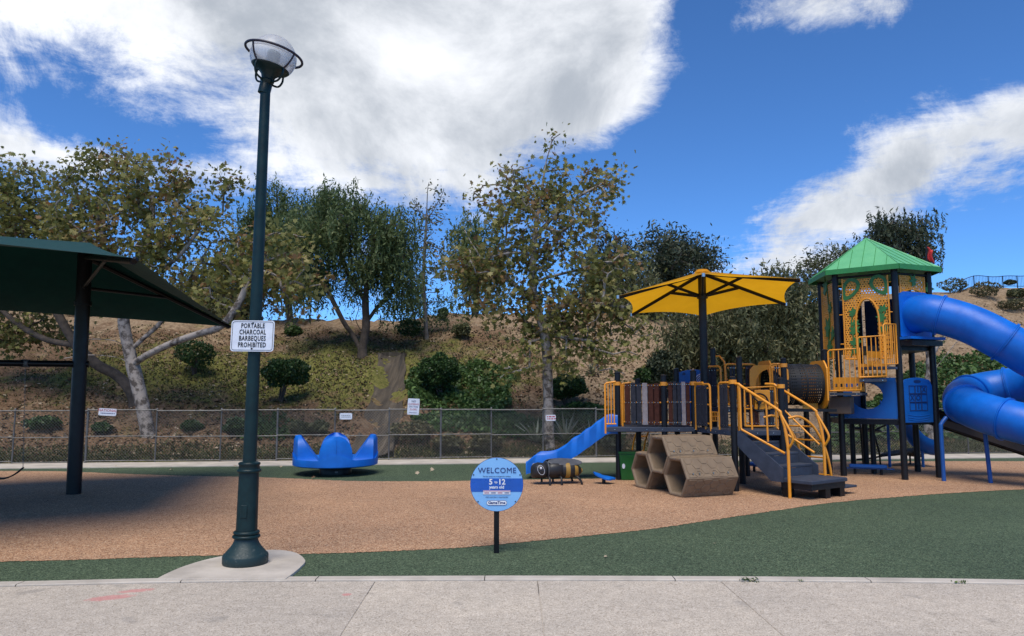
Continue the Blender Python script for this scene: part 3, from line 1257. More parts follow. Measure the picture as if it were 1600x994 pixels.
def shade_post(base):
    b = MB()
    top = Vector((base.x + (ptop.x - PB.x), base.y, ptop.z + .1))
    b.tube([base, top], 0.113, 20)
    o = b.build('post', 'post_black', sh, 50)
    b = MB()
    mid = base.lerp(top, 0.775)
    b.tube([mid + Vector((0, 0, -.035)), mid + Vector((0, 0, .035))], 0.135, 20)
    b.build('collar', 'post_black', o, 50)
    return o


shade_post(PB)
shade_post(P2)
bz = W(115, 569, PY_).z
b = MB()
b.tube([PB + Vector((0.11, 0.04, bz)), P2 + Vector((0.1, 0, bz))], 0.055, 14)
b.build('beam', 'post_black', sh, 50)
NRc = W(212, 403.5, 8.3)
FRc = W(364, 511, 15.1)
NLc = W(0, 386.5, 7.55)
ndir = (NLc - NRc)
ndir.z = 0
ndir.normalize()
NLc = NRc + ndir * 7.5 + Vector((0, 0, 0.05))
FLp = W(-10, 487.5, 13.2)
fdir = (FLp - FRc)
FLc = FRc + fdir.normalized() * 8.0
RRc = W(141, 379.5, PY_)
RLc = RRc + Vector((BEAMD.x * 5.0, BEAMD.y * 5.0, 0.05))


def fabric(b, A, B, C, D, n=14, sag=0.0, edge=0.0):
    """A-B the eave, D-C the ridge; the eave edge is pulled in a shallow curve"""
    rows = []
    for j in range(n + 1):
        v = j / n
        row = []
        for i in range(n + 1):
            u = i / n
            ve = v + edge * 4 * u * (1 - u) * (1 - v)
            lo_, hi_ = A.lerp(B, u), D.lerp(C, u)
            q = lo_.lerp(hi_, ve)
            q.z -= sag * 4 * v * (1 - v) * (0.4 + 0.6 * 4 * u * (1 - u))
            row.append(q)
        rows.append(row)
    b.grid(rows)


b = MB()
fabric(b, NRc, NLc, RLc, RRc, sag=0.10, edge=0.02)
b.build('shade_panel', 'fabric_green', sh, 60)
b = MB()
fabric(b, FLc, FRc, RRc, RLc, sag=0.12, edge=0.03)
b.build('shade_panel', 'fabric_green', sh, 60)
b = MB()
fabric(b, FRc, NRc, RRc, RRc, sag=0.10, edge=0.06)
b.build('shade_panel', 'fabric_green', sh, 60)
b = MB()
fabric(b, NLc, FLc, RLc, RLc, sag=0.10, edge=0.06)
b.build('shade_panel', 'fabric_green', sh, 60)
pt = Vector((ptop.x, PY_, ptop.z))
for q in (NRc, FRc):
    b = MB()
    b.tube([pt + Vector((0, 0, -.02)), q + (pt - q) * .03 + Vector((0, 0, -.04))], 0.038, 10)
    b.build('arm', 'post_black', sh, 60)
    b = MB()
    b.tube([pt + Vector((0, 0, -.55)), pt.lerp(q, .5) + Vector((0, 0, -.05))], 0.028, 8)
    b.build('brace', 'post_black', sh, 60)
for q in (NLc, FLc):
    b = MB()
    p2t = P2 + Vector((0, 0, ptop.z))
    b.tube([p2t, q + (p2t - q) * .03 + Vector((0, 0, -.04))], 0.038, 10)
    b.build('arm', 'post_black', sh, 60)
b = MB()
b.tube([NRc + Vector((0, 0, -.01)), NRc + Vector((.0, -.03, -.04))], 0.035, 12)
b.build('corner_cap', 'post_black', sh, 50)

# one belt swing, at the edge of the picture
s0 = PB + BEAMD * 0.80
s1 = PB + BEAMD * 1.36
swg = thing('belt_swing', s0, 'black belt swing hanging on chains below the green shade', 'swing')
seat0 = W(36, 731, s0.y - .05)
for top, bot, nm in ((s0, seat0, 'chain'), (s1, seat0 + BEAMD * .56, 'chain')):
    b = MB()
    A, B = Vector((top.x, top.y, bz - .05)), Vector((bot.x, bot.y, bot.z))
    n = 60
    for k in range(n):
        q0, q1 = A.lerp(B, k / n), A.lerp(B, (k + .8) / n)
        off = Vector((0.008, 0, 0)) if k % 2 else Vector((0, 0.008, 0))
        b.tube([q0 - off, q1 - off], .0035, 4)
        b.tube([q0 + off, q1 + off], .0035, 4)
    b.build(nm, 'galvanised', swg)
    b = MB()
    b.tube([A + Vector((-.06, 0, .05)), A + Vector((.06, 0, .05))], .066, 12)
    b.build('hanger', 'galvanised', swg, 50)
b = MB()
rows = []
for k in range(13):
    u = k / 12
    c0 = seat0.lerp(seat0 + BEAMD * .56, u) + Vector((0, 0, -0.16 * 4 * u * (1 - u)))
    rows.append([c0 + Vector((0.03, -.07, 0)), c0 + Vector((-.03, .07, 0))])
b.grid(rows)
solidify(b.build('seat', 'rubber_black', swg, 60), 0.02)

# ------------------------------------------------------------------ blue spinner
SB = G(524, 740)
sp = thing('spinner', SB, 'blue moulded spinner seat with flaring back wings on a black hub', 'spinner')
b = MB()
b.lathe([(0.0, 0.0), (0.33, 0.0), (0.33, 0.16), (0.30, 0.20), (0, 0.20)], SB, 28)
b.build('hub', 'post_black', sp, 40)
# dished round seat with a scalloped rim
b = MB()
nseg = 60
rad = [(0.10, 0.30), (0.28, 0.27), (0.45, 0.255), (0.62, 0.255), (0.76, 0.27), (0.84, 0.31), (0.865, 0.33), (0.868, 0.30), (0.862, 0.20), (0.80, 0.175), (0.5, 0.17), (0.2, 0.17)]
rows = []
for r_, z_ in rad:
    row = []
    for k in range(nseg + 1):
        a = 2 * math.pi * k / nseg
        lob = math.cos(4 * (a + R(2) - math.atan2(-SB.y, -SB.x)) + math.pi)                       # four seats: high between them
        zz = z_
        rr_ = r_
        if z_ > 0.24:
            zz += (0.10 * sstep((r_ - .35) / .4) + 0.02) * max(0, -lob) * (1 if r_ < .87 else 1)
        row.append(SB + Vector((rr_ * math.cos(a + R(2)), rr_ * math.sin(a + R(2)), zz)))
    rows.append(row)
b.grid(rows)
b.build('seat_dish', 'slide_blue', sp, 60)
# back wings stand between the seats
for k in range(4):
    a0 = math.atan2(-SB.y, -SB.x) + R(90 * k)
    er = Vector((math.cos(a0), math.sin(a0), 0))
    et = Vector((-math.sin(a0), math.cos(a0), 0))
    b = MB()
    rows_o, rows_i = [], []
    for j in range(13):
        v = j / 12
        z_ = 0.19 + 0.60 * v
        hw = 0.31 * math.sqrt(max(0.0, 1 - max(0, (v - .35) / .66) ** 2.4)) + 0.012
        if v < .35:
            hw *= 1.0 + .25 * (1 - v / .35) ** 2
        ro, ri = [], []
        for i in range(11):
            s_ = -1 + 2 * i / 10
            ro_r = 0.845 - 0.10 * s_ * s_ * (1 - .3 * v) - 0.02 * v
            th = 0.05 + 0.56 * (1 - v) ** 1.1 * (1 - .25 * s_ * s_)
            ro.append(SB + er * ro_r + et * (hw * s_) + Vector((0, 0, z_)))
            ri.append(SB + er * (ro_r - th * 1.0) + et * (hw * s_ * .94) + Vector((0, 0, z_ + .012)))
        rows_o.append(ro)
        rows_i.append(ri)
    b.grid(rows_o)
    b.grid(rows_i)
    # rim joining the two skins
    loop_o = [r_[0] for r_ in rows_o] + rows_o[-1][1:] + [r_[-1] for r_ in reversed(rows_o[:-1])]
    loop_i = [r_[0] for r_ in rows_i] + rows_i[-1][1:] + [r_[-1] for r_ in reversed(rows_i[:-1])]
    b.grid([loop_o, loop_i])
    b.build('back_wing', 'slide_blue', sp, 55)
    b = MB()
    b.tube([rows_o[2][5] + er * .004, rows_o[7][5] + er * .004, rows_o[11][5] + er * .002], 0.014, 6)
    b.build('rib', 'slide_blue', sp, 60)
b = MB()
b.box(SB + Vector((0.10, -0.335, 0.06)), (0.06, .006, .03))
b.build('maker_plate', 'galvanised', sp)

# ------------------------------------------------------------------ bee climber
BB = G(868, 757)
bee = thing('bee_climber', BB, 'black and yellow bee shaped play figure with grey wings', 'play figure')
bd = Vector((-0.97, -0.24, 0)).normalized()          # the way it faces
bs = Vector((0, 0, 1)).cross(bd).normalized()
BC = BB + Vector((0.02, 0.10, 0))


def section(t, hw, zlo, zhi, n=20, e=2.6):
    pts = []
    for k in range(n):
        a = 2 * math.pi * k / n
        ca, sa = math.cos(a), math.sin(a)
        x = math.copysign(abs(ca) ** (2 / e), ca)
        z = math.copysign(abs(sa) ** (2 / e), sa)
        pts.append(BC + bd * t + bs * (x * hw) + Vector((0, 0, (zlo + zhi) / 2 + z * (zhi - zlo) / 2)))
    return pts


def loft(b, secs):
    n = len(secs[0])
    vs = [q for s_ in secs for q in s_]
    fs = [tuple(range(n - 1, -1, -1)), tuple((len(secs) - 1) * n + k for k in range(n))]
    for i in range(len(secs) - 1):
        for k in range(n):
            k2 = (k + 1) % n
            fs.append((i * n + k, i * n + k2, (i + 1) * n + k2, (i + 1) * n + k))
    b.add(vs, fs)


b = MB()
loft(b, [section(*s_) for s_ in ((0.47, .05, .16, .26), (0.46, .11, .125, .33), (0.42, .16, .115, .37), (0.34, .19, .115, .395), (0.25, .19, .12, .385), (0.21, .17, .13, .36), (0.20, .14, .14, .33))])
b.build('head', 'bee_black', bee, 50)
b = MB()
loft(b, [section(*s_) for s_ in ((0.22, .12, .15, .33), (0.20, .17, .12, .375), (0.12, .195, .11, .41), (0.0, .20, .11, .41), (-0.06, .18, .125, .39), (-0.07, .15, .14, .36))])
b.build('thorax', 'bee_black', bee, 50)
AB = [(-0.05, .15, .14, .37), (-0.08, .195, .115, .40), (-0.20, .21, .105, .40), (-0.32, .20, .11, .38), (-0.41, .16, .14, .34), (-0.46, .10, .18, .29), (-0.485, .03, .22, .25)]
b = MB()
loft(b, [section(*s_) for s_ in AB])
b.build('abdomen', 'bee_black', bee, 50)
for t0, t1, m_ in ((-0.13, -0.21, 'bee_yellow'), (-0.30, -0.37, 'bee_yellow'), (-0.445, -0.487, 'bee_yellow')):
    secs = []
    for k in range(4):
        t_ = t0 + (t1 - t0) * k / 3
        for s0_, s1_ in zip(AB[:-1], AB[1:]):
            if s1_[0] <= t_ <= s0_[0]:
                u = (t_ - s0_[0]) / (s1_[0] - s0_[0])
                vals = [a_ + (c_ - a_) * u for a_, c_ in zip(s0_, s1_)]
                break
        secs.append(section(t_, vals[1] + .006, vals[2] - .002, vals[3] + .004))
    b = MB()
    loft(b, secs)
    b.build('stripe', m_, bee, 50)
for s_ in (1, -1):
    b = MB()
    wing = []
    for k in range(24):
        a = 2 * math.pi * k / 24
        u, v_ = math.cos(a), math.sin(a)
        wing.append(BC + bd * (-0.14 + 0.33 * u) + bs * (s_ * (0.098 + (0.078 + 0.022 * -u) * v_)) + Vector((0, 0, 0.392 - 0.055 * v_ + 0.012 * u)))
    b.prism(wing, (0, 0, 0.016))
    bevel(b.build('wing', 'bee_wing', bee, 30), .006, 2)
    # eye with pale ring, on the side of the head
    ec = BC + bd * 0.345 + bs * (s_ * 0.191) + Vector((0, 0, .275))
    b = MB()
    b.tube([ec + bd * (0.062 * math.cos(R(a)) + .02 * math.sin(R(a))) + Vector((0, 0, 0.085 * math.sin(R(a)))) for a in range(0, 360, 15)], 0.0035, 5, closed=True)
    b.build('eye_ring', 'sign_white', bee, 60)
    b = MB()
    b.lathe([(0, 0.012), (.018, .008), (.022, 0)], (0, 0, 0), 10)
    b2 = MB()
    b2.add([ec + bd * (q.x) + Vector((0, 0, q.y + .03)) + bs * (s_ * (q.z - .002)) for q in b.v], b.f)
    b2.build('eye_glint', 'sign_white', bee, 60)
    for t_ in (0.20, -0.02, -0.30):
        b = MB()
        k0 = BC + bd * t_ + bs * (s_ * .13) + Vector((0, 0, .15))
        lean = -0.07 if t_ < -.1 else 0.0
        b.tube(smoothpath([k0, BC + bd * (t_ + lean * .5) + bs * (s_ * .235) + Vector((0, 0, .135)), BC + bd * (t_ + lean * 1.2) + bs * (s_ * .27) + Vector((0, 0, .07)), BC + bd * (t_ + lean * 1.5) + bs * (s_ * .275) + Vector((0, 0, 0.0))], 4), 0.021, 8)
        b.build('leg', 'bee_black', bee, 60)
# wing collar
b = MB()
loft(b, [section(t_, .1975, .105, .416) for t_ in (0.205, 0.185)])
b.build('collar', 'bee_wing', bee, 50)

# ------------------------------------------------------------------ blue step pods and balance beams


def stool(px, py, label, sx=1.0, hgt=0.16, tilt=-.10):
    c = G(px, py)
    s = thing('step_pod', c, label, 'step pod', 'blue step pods')
    b = MB()
    b.lathe([(0.035, 0.0), (0.03, hgt - .02)], c, 10, True)
    b.build('stem', 'post_black', s, 50)
    b = MB()
    rows = []
    for z_, rr_ in ((-.012, .6), (-.02, .96), (0, 1.0), (.018, .97), (.026, .8), (.028, .3)):
        row = []
        for k in range(31):
            a = 2 * math.pi * k / 30
            r_ = rr_ * 0.20 * (1 + .10 * math.cos(5 * a))
            row.append(c + Vector((r_ * math.cos(a) * sx, r_ * math.sin(a) * .8, hgt + z_ + tilt * r_ * math.cos(a) * sx + .02 * math.cos(2 * a) * rr_)))
        rows.append(row)
    b.grid(rows)
    b.add(rows[0][:-1], [tuple(range(30))])
    b.add(rows[-1][:-1], [tuple(range(30))])
    b.build('pad', 'slide_blue', s, 50)
    return s


stool(943.5, 756, 'low blue leaf shaped step pod beside the bee', 1.0, 0.13, -.28)
stool(1208, 731, 'small blue step pod under the deck behind the stairs', 1.0, 0.18, .05)


def beam(p0, p1, z_, label):
    A, B = Vector(p0), Vector(p1)
    A.z = B.z = 0
    s = thing('balance_beam', (A + B) / 2, label, 'balance beam')
    d = (B - A).normalized()
    b = MB()
    b.box((A + B) / 2 + Vector((0, 0, z_)), ((B - A).length, 0.16, 0.07), d, bev=.02)
    b.build('beam', 'panel_blue', s)
    for q in (A.lerp(B, .15), A.lerp(B, .85)):
        b = MB()
        b.tube([q, q + Vector((0, 0, z_ - .03))], .03, 8)
        b.build('foot', 'post_black', s, 50)
    b = MB()
    b.box((A + B) / 2 + Vector((0, 0, z_ - .045)), ((B - A).length * 1.38, 0.06, 0.02), d)
    b.build('rail', 'leg_blue', s)


beam(G(1172, 729, .1), G(1216, 735, .1), 0.17, 'flat blue balance beam on the rubber behind the stair posts')
beam(G(1327, 733, .1), G(1386, 735, .1), 0.17, 'long flat blue balance beam under the tower')

# ------------------------------------------------------------------ green recycling bin behind the first post
GB = W(983, 747, 14.45)
GB.z = 0
bn = thing('recycling_bin', GB, 'green plastic bin standing behind the brown climbing tubes', 'bin')
b = MB()
b.add([GB + Vector((sx_ * (.17 + .04 * z_), sy_ * (.15 + .04 * z_), z_ * .50)) for z_ in (0, 1) for sx_, sy_ in ((-1, -1), (1, -1), (1, 1), (-1, 1))], [(3, 2, 1, 0), (4, 5, 6, 7), (0, 1, 5, 4), (1, 2, 6, 5), (2, 3, 7, 6), (3, 0, 4, 7)])
bevel(b.build('body', 'bin_green', bn), .015, 2)
b = MB()
b.box(GB + Vector((0, 0, .52)), (.45, .41, .045), bev=.012)
b.build('rim', 'bin_green', bn)
b = MB()
b.add([GB + Vector((-.13 + .03 * math.cos(R(a)), -.178, .27 + .05 * math.sin(R(a)))) for a in range(0, 360, 30)], [tuple(range(12))])
solidify(b.build('emblem', 'sign_white', bn), .003)
# ------------------------------------------------------------------ play structure: low decks
DZ = 1.02
Z3 = Vector((0, 0, 1))


def V3(x, y, z=0.0):
    return Vector((x, y, z))


P1 = G(967, 750)
P8 = G(1150, 768)
ps = thing('play_structure', V3(3.5, 13.6), 'low play structure with plank walls, orange handrails, stairs and a blue wave slide', 'play structure')


def zpix(py, Y):
    return W(900, py, Y).z


def post(x, y, ztop, r=0.055, par=None, matn='post_dark', name='post'):
    b = MB()
    b.tube([(x, y, 0), (x, y, ztop)], r, 14)
    b.lathe([(r, 0), (r * 1.04, .004), (r * 1.02, .018), (r * .6, .032), (0.0, .036)], (x, y, ztop), 14)
    return b.build(name, matn, par or ps, 50)


p1 = V3(P1.x, P1.y)
p5 = V3(W(1086, 700, 14.0).x, 14.0)
p3 = p1.lerp(p5, 0.60)
p3 = V3(W(1039, 700, 14.02).x, 14.02)
p2 = V3(W(998, 700, 15.15).x, 15.15)
p4 = V3(W(1059, 700, 15.15).x, 15.15)
p8 = V3(P8.x, P8.y)
p10 = V3(G(1226, 766).x, G(1226, 766).y)
p7 = V3(W(1159, 700, 13.75).x, 13.75)
p9 = V3(W(1229, 700, 13.85).x, 13.85)
p6 = V3(W(1118, 700, 15.0).x, 15.0)
for q, py in ((p1, 584), (p3, 588), (p5, 581), (p2, 594), (p4, 578), (p8, 591), (p10, 593), (p7, 560), (p9, 562), (p6, 546)):
    post(q.x, q.y, zpix(py, q.y))
# extra carriers of the upper deck
for px, py in ((1161, 754), (1168, 744)):
    q = G(px, py)
    post(q.x, q.y, DZ - .05)
for px, Y in ((1205, 15.1), (1262, 15.2)):
    q = W(px, 700, Y)
    post(q.x, q.y, 1.32)


def deck(poly, z, par=ps, t=0.085):
    b = MB()
    b.prism([V3(q.x, q.y, z - t) for q in poly], (0, 0, t))
    o = b.build('deck', 'deck_slate', par)
    bevel(o, .008, 2)
    # bolts on the fascia
    n = len(poly)
    for i in range(n):
        a, c_ = poly[i], poly[(i + 1) % n]
        L = (c_ - a).length
        d = (c_ - a).normalized()
        nr = V3(d.y, -d.x)
        if nr.y > 0.2 or L < .5:
            continue
        for s_ in np.arange(.15, L, .30):
            bb = MB()
            q = a + d * s_ + V3(0, 0, z - t * .5)
            bb.tube([q, q + nr * .006], .009, 6)
            bb.build('bolt', 'bolt_steel', o)
    return o


deck([V3(1.78, 13.96), V3(p5.x, p5.y - .05), V3(p5.x + .15, 15.2), V3(2.15, 15.25)], DZ)
deck([V3(p5.x + .02, 13.98), V3(p8.x - .03, p8.y - .03), V3(p10.x + .03, p10.y - .02), V3(p9.x + .05, p9.y + .05), V3(p7.x, 14.4)], DZ - .004)
deck([V3(p7.x - .3, 13.95), V3(p9.x + .02, 14.0), V3(p9.x + .45, 15.15), V3(p7.x - .2, 15.2)], 1.38)


def planks(A, B, n, z0, z1, cols, par=ps, wdt=None, gap=0.02, jit=0.0, rails=True):
    """upright boards screwed to two orange rails between two posts"""
    L = (B - A).length
    d = (B - A).normalized()
    nr = V3(d.y, -d.x)
    m0 = .075
    wdt = wdt or (L - 2 * m0) / n
    if rails:
        for z in (z0 + .05, (z0 + z1) / 2 + .03, z1 - .04):
            b = MB()
            b.tube([A + d * .05 + V3(0, 0, z), B - d * .05 + V3(0, 0, z)], .016, 8)
            o = b.build('rail', 'orange_metal', par, 60)
    for i in range(n):
        c_ = A + d * (m0 + wdt * (i + .5))
        zt = z1 + [0, .012, -.006, .008, -.01][i % 5] * 1.0
        b = MB()
        b.box(V3(c_.x, c_.y, (z0 + zt) / 2) - nr * -.026, (wdt - gap - .004 * (i % 3), .026, zt - z0), d, bev=.006)
        o = b.build('plank', cols[i % len(cols)], par)
        if jit:
            pass
        for z in (z0 + .05, (z0 + z1) / 2 + .03, z1 - .04):
            for s_ in (-.25, .25):
                bb = MB()
                q = V3(c_.x, c_.y, z) + d * (s_ * wdt) + nr * .040
                bb.tube([q, q + nr * .005], .007, 5)
                bb.build('screw', 'bolt_steel', o)


BR, GY, PL = 'plank_brown', 'plank_gray', 'plank_pale'
zt = zpix(599, 14.0)
zb = DZ + .035
planks(p1 + V3(.07, 0), p3, 6, zb, zt, [BR, GY, GY, PL, BR, BR], gap=.012)
planks(p3, p5, 5, zb, zt + .02, [BR, GY, GY, PL, BR], gap=.008)
planks(p2, p4, 6, zb, zt - .05, [BR, GY, BR, BR, GY, BR])


def pipe(pts, r=.019, par=ps, name='handrail', sm=0):
    b = MB()
    pts = [Vector(q) for q in pts]
    if sm:
        pts = smoothpath(pts, sm)
    b.tube(pts, r, 8)
    return b.build(name, 'orange_metal', par, 60)


def loop_panel(A, B, z0, z1, cols, par=ps, n=2):
    """plank panel inside a bent orange pipe"""
    d = (B - A).normalized()
    rr = .06
    pipe([A + V3(0, 0, z0 - .08), A + V3(0, 0, z1 - rr), A + d * .02 + V3(0, 0, z1 - .015), A + d * rr + V3(0, 0, z1), B - d * rr + V3(0, 0, z1), B - d * .02 + V3(0, 0, z1 - .015), B + V3(0, 0, z1 - rr), B + V3(0, 0, z0 - .08)], par=par, name='panel_frame')
    planks(A, B, n, z0, z1 - .035, cols, par, gap=.012)


# side towards the camera, between p5 and p8: two narrow plank panels with an opening
e = (p8 - p5)
en = e.normalized()
eL = e.length
loop_panel(p5 + en * .06, p5 + en * (eL * .44), zb, DZ + .80, [GY, GY], n=2)
loop_panel(p5 + en * (eL * .66), p8 - en * .06, zb, DZ + .82, [GY, GY], n=2)
pipe([p5 + V3(0, -.02, DZ + .82), p5 + en * .34 + V3(0, 0, DZ + .83), p5 + en * .40 + V3(0, 0, DZ + .78), p5 + en * .42 + V3(0, 0, DZ - .02)], .021)
# panel with planks at the back of the same deck, further up
q0, q1 = V3(W(1101, 650, 14.6).x, 14.6), V3(W(1128, 650, 14.3).x, 14.3)
loop_panel(q0, q1, 1.40, zpix(573, 14.5), [GY, GY], n=2)
pipe([p6 + V3(0, 0, zpix(557, 15)), p6 + V3(.12, -.05, zpix(557, 15)), p6 + V3(.20, -.1, zpix(566, 15)), p6 + V3(.26, -.15, 1.4)], .02)
# small ladder frame below it
a0, a1 = V3(W(1107, 650, 14.2).x, 14.2, zpix(644, 14.2)), V3(W(1124, 650, 14.2).x, 14.2, zpix(644, 14.2))
lad = pipe([a0, a1, a1 + V3(0, 0, -.17), a0 + V3(0, 0, -.17), a0], .012, name='ladder_grip')
for k in range(4):
    q = a0.lerp(a1, (k + 1) / 5)
    pipe([q, q + V3(0, 0, -.17)], .009, lad, 'rung')
pipe([a0.lerp(a1, .1) + V3(0, 0, -.08), a1 + V3(0, 0, -.08)], .009, lad, 'rung')

# upper deck panels
za, zbq = 1.42, zpix(569, 14.4)
u0, u1 = V3(W(1135, 650, 14.4).x, 14.4), V3(W(1183, 650, 14.55).x, 14.55)
loop_panel(u0, u0.lerp(u1, .42), za, zbq, [GY, GY], n=2)
loop_panel(u0.lerp(u1, .52), u1, za, zbq, [GY, GY, BR], n=3)
v0, v1 = V3(W(1207, 650, 14.0).x, 14.05), V3(W(1226, 650, 14.0).x, 14.0)
loop_panel(v0, v1, za, zpix(569, 14), [GY, GY], n=2)

# panel with a play wheel facing the stairs, on the low deck
w0, w1 = V3(W(1163, 650, 13.72).x, 13.72), V3(W(1215, 650, 13.80).x, 13.80)
zf = zpix(606, 13.7)
planks(w0, w1, 5, zb, zf - .03, [BR, BR, PL, GY, GY], gap=.01)
fr_ = pipe([w0 + V3(0, -.05, DZ + .03), w0 + V3(0, -.05, zf), w1 + V3(0, -.05, zf + .03), w1 + V3(0, -.05, DZ + .03), w0 + V3(0, -.05, DZ + .03)], .019, name='panel_frame')
pipe([w0 + V3(0, -.05, (DZ + zf) / 2 - .02), w1 + V3(0, -.05, (DZ + zf) / 2)], .014, fr_, 'cross_rail')
b = MB()
b.box(w0.lerp(w1, .52) + V3(0, -.065, zf - .22), (.30, .03, .36), (w1 - w0), bev=.01)
wp = b.build('wheel_board', 'orange_plastic', ps)
wc_ = w0.lerp(w1, .40) + V3(0, -.12, zf - .27)
b = MB()
b.tube([wc_ + V3(.16 * math.cos(R(a)), 0, .16 * math.sin(R(a))) for a in range(0, 360, 15)], .016, 6, closed=True)
wh = b.build('play_wheel', 'tunnel_black', ps, 60)
for a in (20, 140, 260):
    b = MB()
    b.tube([wc_, wc_ + V3(.16 * math.cos(R(a)), 0, .16 * math.sin(R(a)))], .014, 6)
    b.build('spoke', 'tunnel_black', wh, 60)
b = MB()
b.tube([wc_ + V3(0, -.02, 0), wc_ + V3(0, .09, 0)], .035, 10)
b.build('wheel_boss', 'tunnel_black', wh, 50)
# round clamp ends on the posts
for q, z in ((p3, zt - .01), (p5, DZ + .82), (p10, zf + .02), (p9, zpix(571, 13.85)), (p8, DZ + .83), (p1, zt)):
    b = MB()
    b.tube([q + V3(0, 0, z - .035), q + V3(0, 0, z + .035)], .068, 14)
    b.build('clamp', 'orange_metal', ps, 50)

# ---- stairs
SD = V3(0.57, -0.82).normalized()
SN = V3(SD.y * -1, SD.x)
T0 = V3(p8.x + .06, p8.y - .03)
WID = 0.92
st = MB()
zs = [0.84, 0.66, 0.48]
RUN = 0.255
b = MB()
for k, z in enumerate(zs):
    b = MB()
    c_ = T0 + SN * (WID / 2) + SD * (RUN * (k + .5)) + V3(0, 0, z - .02)
    b.box(c_, (RUN + .02, WID, .04), SD, SN, bev=.006)
    b.build('tread', 'deck_slate', ps)
for k, z in enumerate([DZ] + zs):
    b = MB()
    zl = z - .18 + .002
    c_ = T0 + SN * (WID / 2) + SD * (RUN * k + .006) + V3(0, 0, (z - .042 + zl) / 2)
    b.box(c_, (.012, WID - .01, z - .044 - zl), SD, SN)
    b.build('riser', 'deck_slate', ps)
for s_ in (0.0, WID):
    b = MB()
    o_ = T0 + SN * s_
    poly = [o_ + V3(0, 0, DZ + .0), o_ + SD * .05 + V3(0, 0, DZ + .0), o_ + SD * (RUN * 3 + .10) + V3(0, 0, .46), o_ + SD * (RUN * 3 + .10) + V3(0, 0, .24), o_ + SD * (RUN * 3 - .12) + V3(0, 0, .24), o_ + V3(0, 0, DZ - .26)]
    b.prism(poly, SN * (.03 if s_ == 0 else -.03) * -1)
    b.build('stringer', 'deck_slate', ps)
# transfer platform at the bottom and its little step
PC = T0 + SD * (RUN * 3 + .30) + SN * (WID / 2 + .02)
b = MB()
b.box(PC + V3(0, 0, .27), (.60, .98, .06), SD, SN, bev=.01)
b.build('platform', 'deck_slate', ps)
b = MB()
b.box(PC + V3(0, 0, .195), (.54, .92, .09), SD, SN)
b.build('platform_frame', 'post_dark', ps)
for q in (PC + SD * .20 - SN * .02, PC + SD * .20 + SN * .38, PC - SD * .2 - SN * .38):
    b = MB()
    b.box(V3(q.x, q.y, .075), (.13, .13, .15), SD, SN)
    b.build('foot', 'post_black', ps)
b = MB()
b.box(PC + SN * .72 + SD * .02 + V3(0, 0, .125), (.36, .40, .035), SD, SN, bev=.006)
b.build('step', 'deck_slate', ps)
b = MB()
b.box(PC + SN * .52 + SD * .02 + V3(0, 0, .10), (.10, .10, .2), SD, SN)
b.build('foot', 'post_black', ps)


def stair_rail(o_, mirror):
    def at(s_, z):
        return o_ + SD * s_ + V3(0, 0, z)
    zt_ = DZ + .80
    e_ = .98
    top = pipe([at(-.12, zt_), at(.06, zt_ - .01), at(.14, zt_ - .06), at(.80, 1.40), at(.87, 1.31), at(.95, 1.05), at(.98, .80)], .024, sm=3)
    pipe([at(.86, 1.33), at(.93, 1.22), at(1.06, 1.0), at(1.07, .90), at(.99, .78)], .020, sm=3, name='grip_loop')
    pipe([at(.08, zt_ - .02), at(.08, DZ + .06), at(.10, DZ + .02), at(.80, .66) if mirror else at(.92, .70)], .020, name='lower_rail')
    pipe([at(.06, DZ + .50), at(.90, .80)] if mirror else [at(.30, 1.66), at(.31, 1.05)], .017, name='baluster')
    if not mirror:
        pipe([at(.60, 1.50), at(.61, .87)], .017, name='baluster')
    pipe([at(e_ - .05, 1.15), at(e_, .80), at(e_, 0.0)], .026, name='rail_post')


stair_rail(T0 - SN * .03, False)
stair_rail(T0 + SN * (WID + .03), True)
# curved grip ladder right of the stairs
cl = [V3(p10.x + .12, p10.y + .02, 1.22), V3(p10.x + .30, p10.y - .02, 1.25), V3(p10.x + .52, p10.y - .05, 1.08), V3(p10.x + .68, p10.y - .08, .75), V3(p10.x + .76, p10.y - .1, .35), V3(p10.x + .78, p10.y - .1, 0)]
pipe(cl, .022, sm=4, name='arch_climber')
cl2 = [q + V3(-.28, .45, 0) for q in cl]
pipe(cl2, .022, sm=4, name='arch_climber')
for k, t_ in enumerate((8, 11, 14, 17)):
    pa, pb_ = smoothpath(cl, 4)[t_], smoothpath(cl2, 4)[t_]
    pipe([pa, pb_], .015, name='rung')
# upright panel frame behind left stair rail
pipe([p8 + V3(.10, .05, DZ - .05), p8 + V3(.10, .05, DZ + .78), p8 + V3(0, 0, DZ + .80)], .018)

# arch climber at the back under the deck
bk0 = [V3(W(986, 718, 15.9).x, 15.9, 0.05), V3(W(989, 690, 15.85).x, 15.85, .55), V3(W(997, 675, 15.6).x, 15.6, .9), V3(W(1008, 668, 15.3).x, 15.3, 1.0)]
bk1 = [q + V3(.24, -.02, .0) for q in bk0]
pipe(bk0, .018, sm=4, name='arch_climber')
pipe(bk1, .018, sm=4, name='arch_climber')
for k in (3, 6, 9):
    pipe([smoothpath(bk0, 4)[k], smoothpath(bk1, 4)[k]], .013, name='rung')

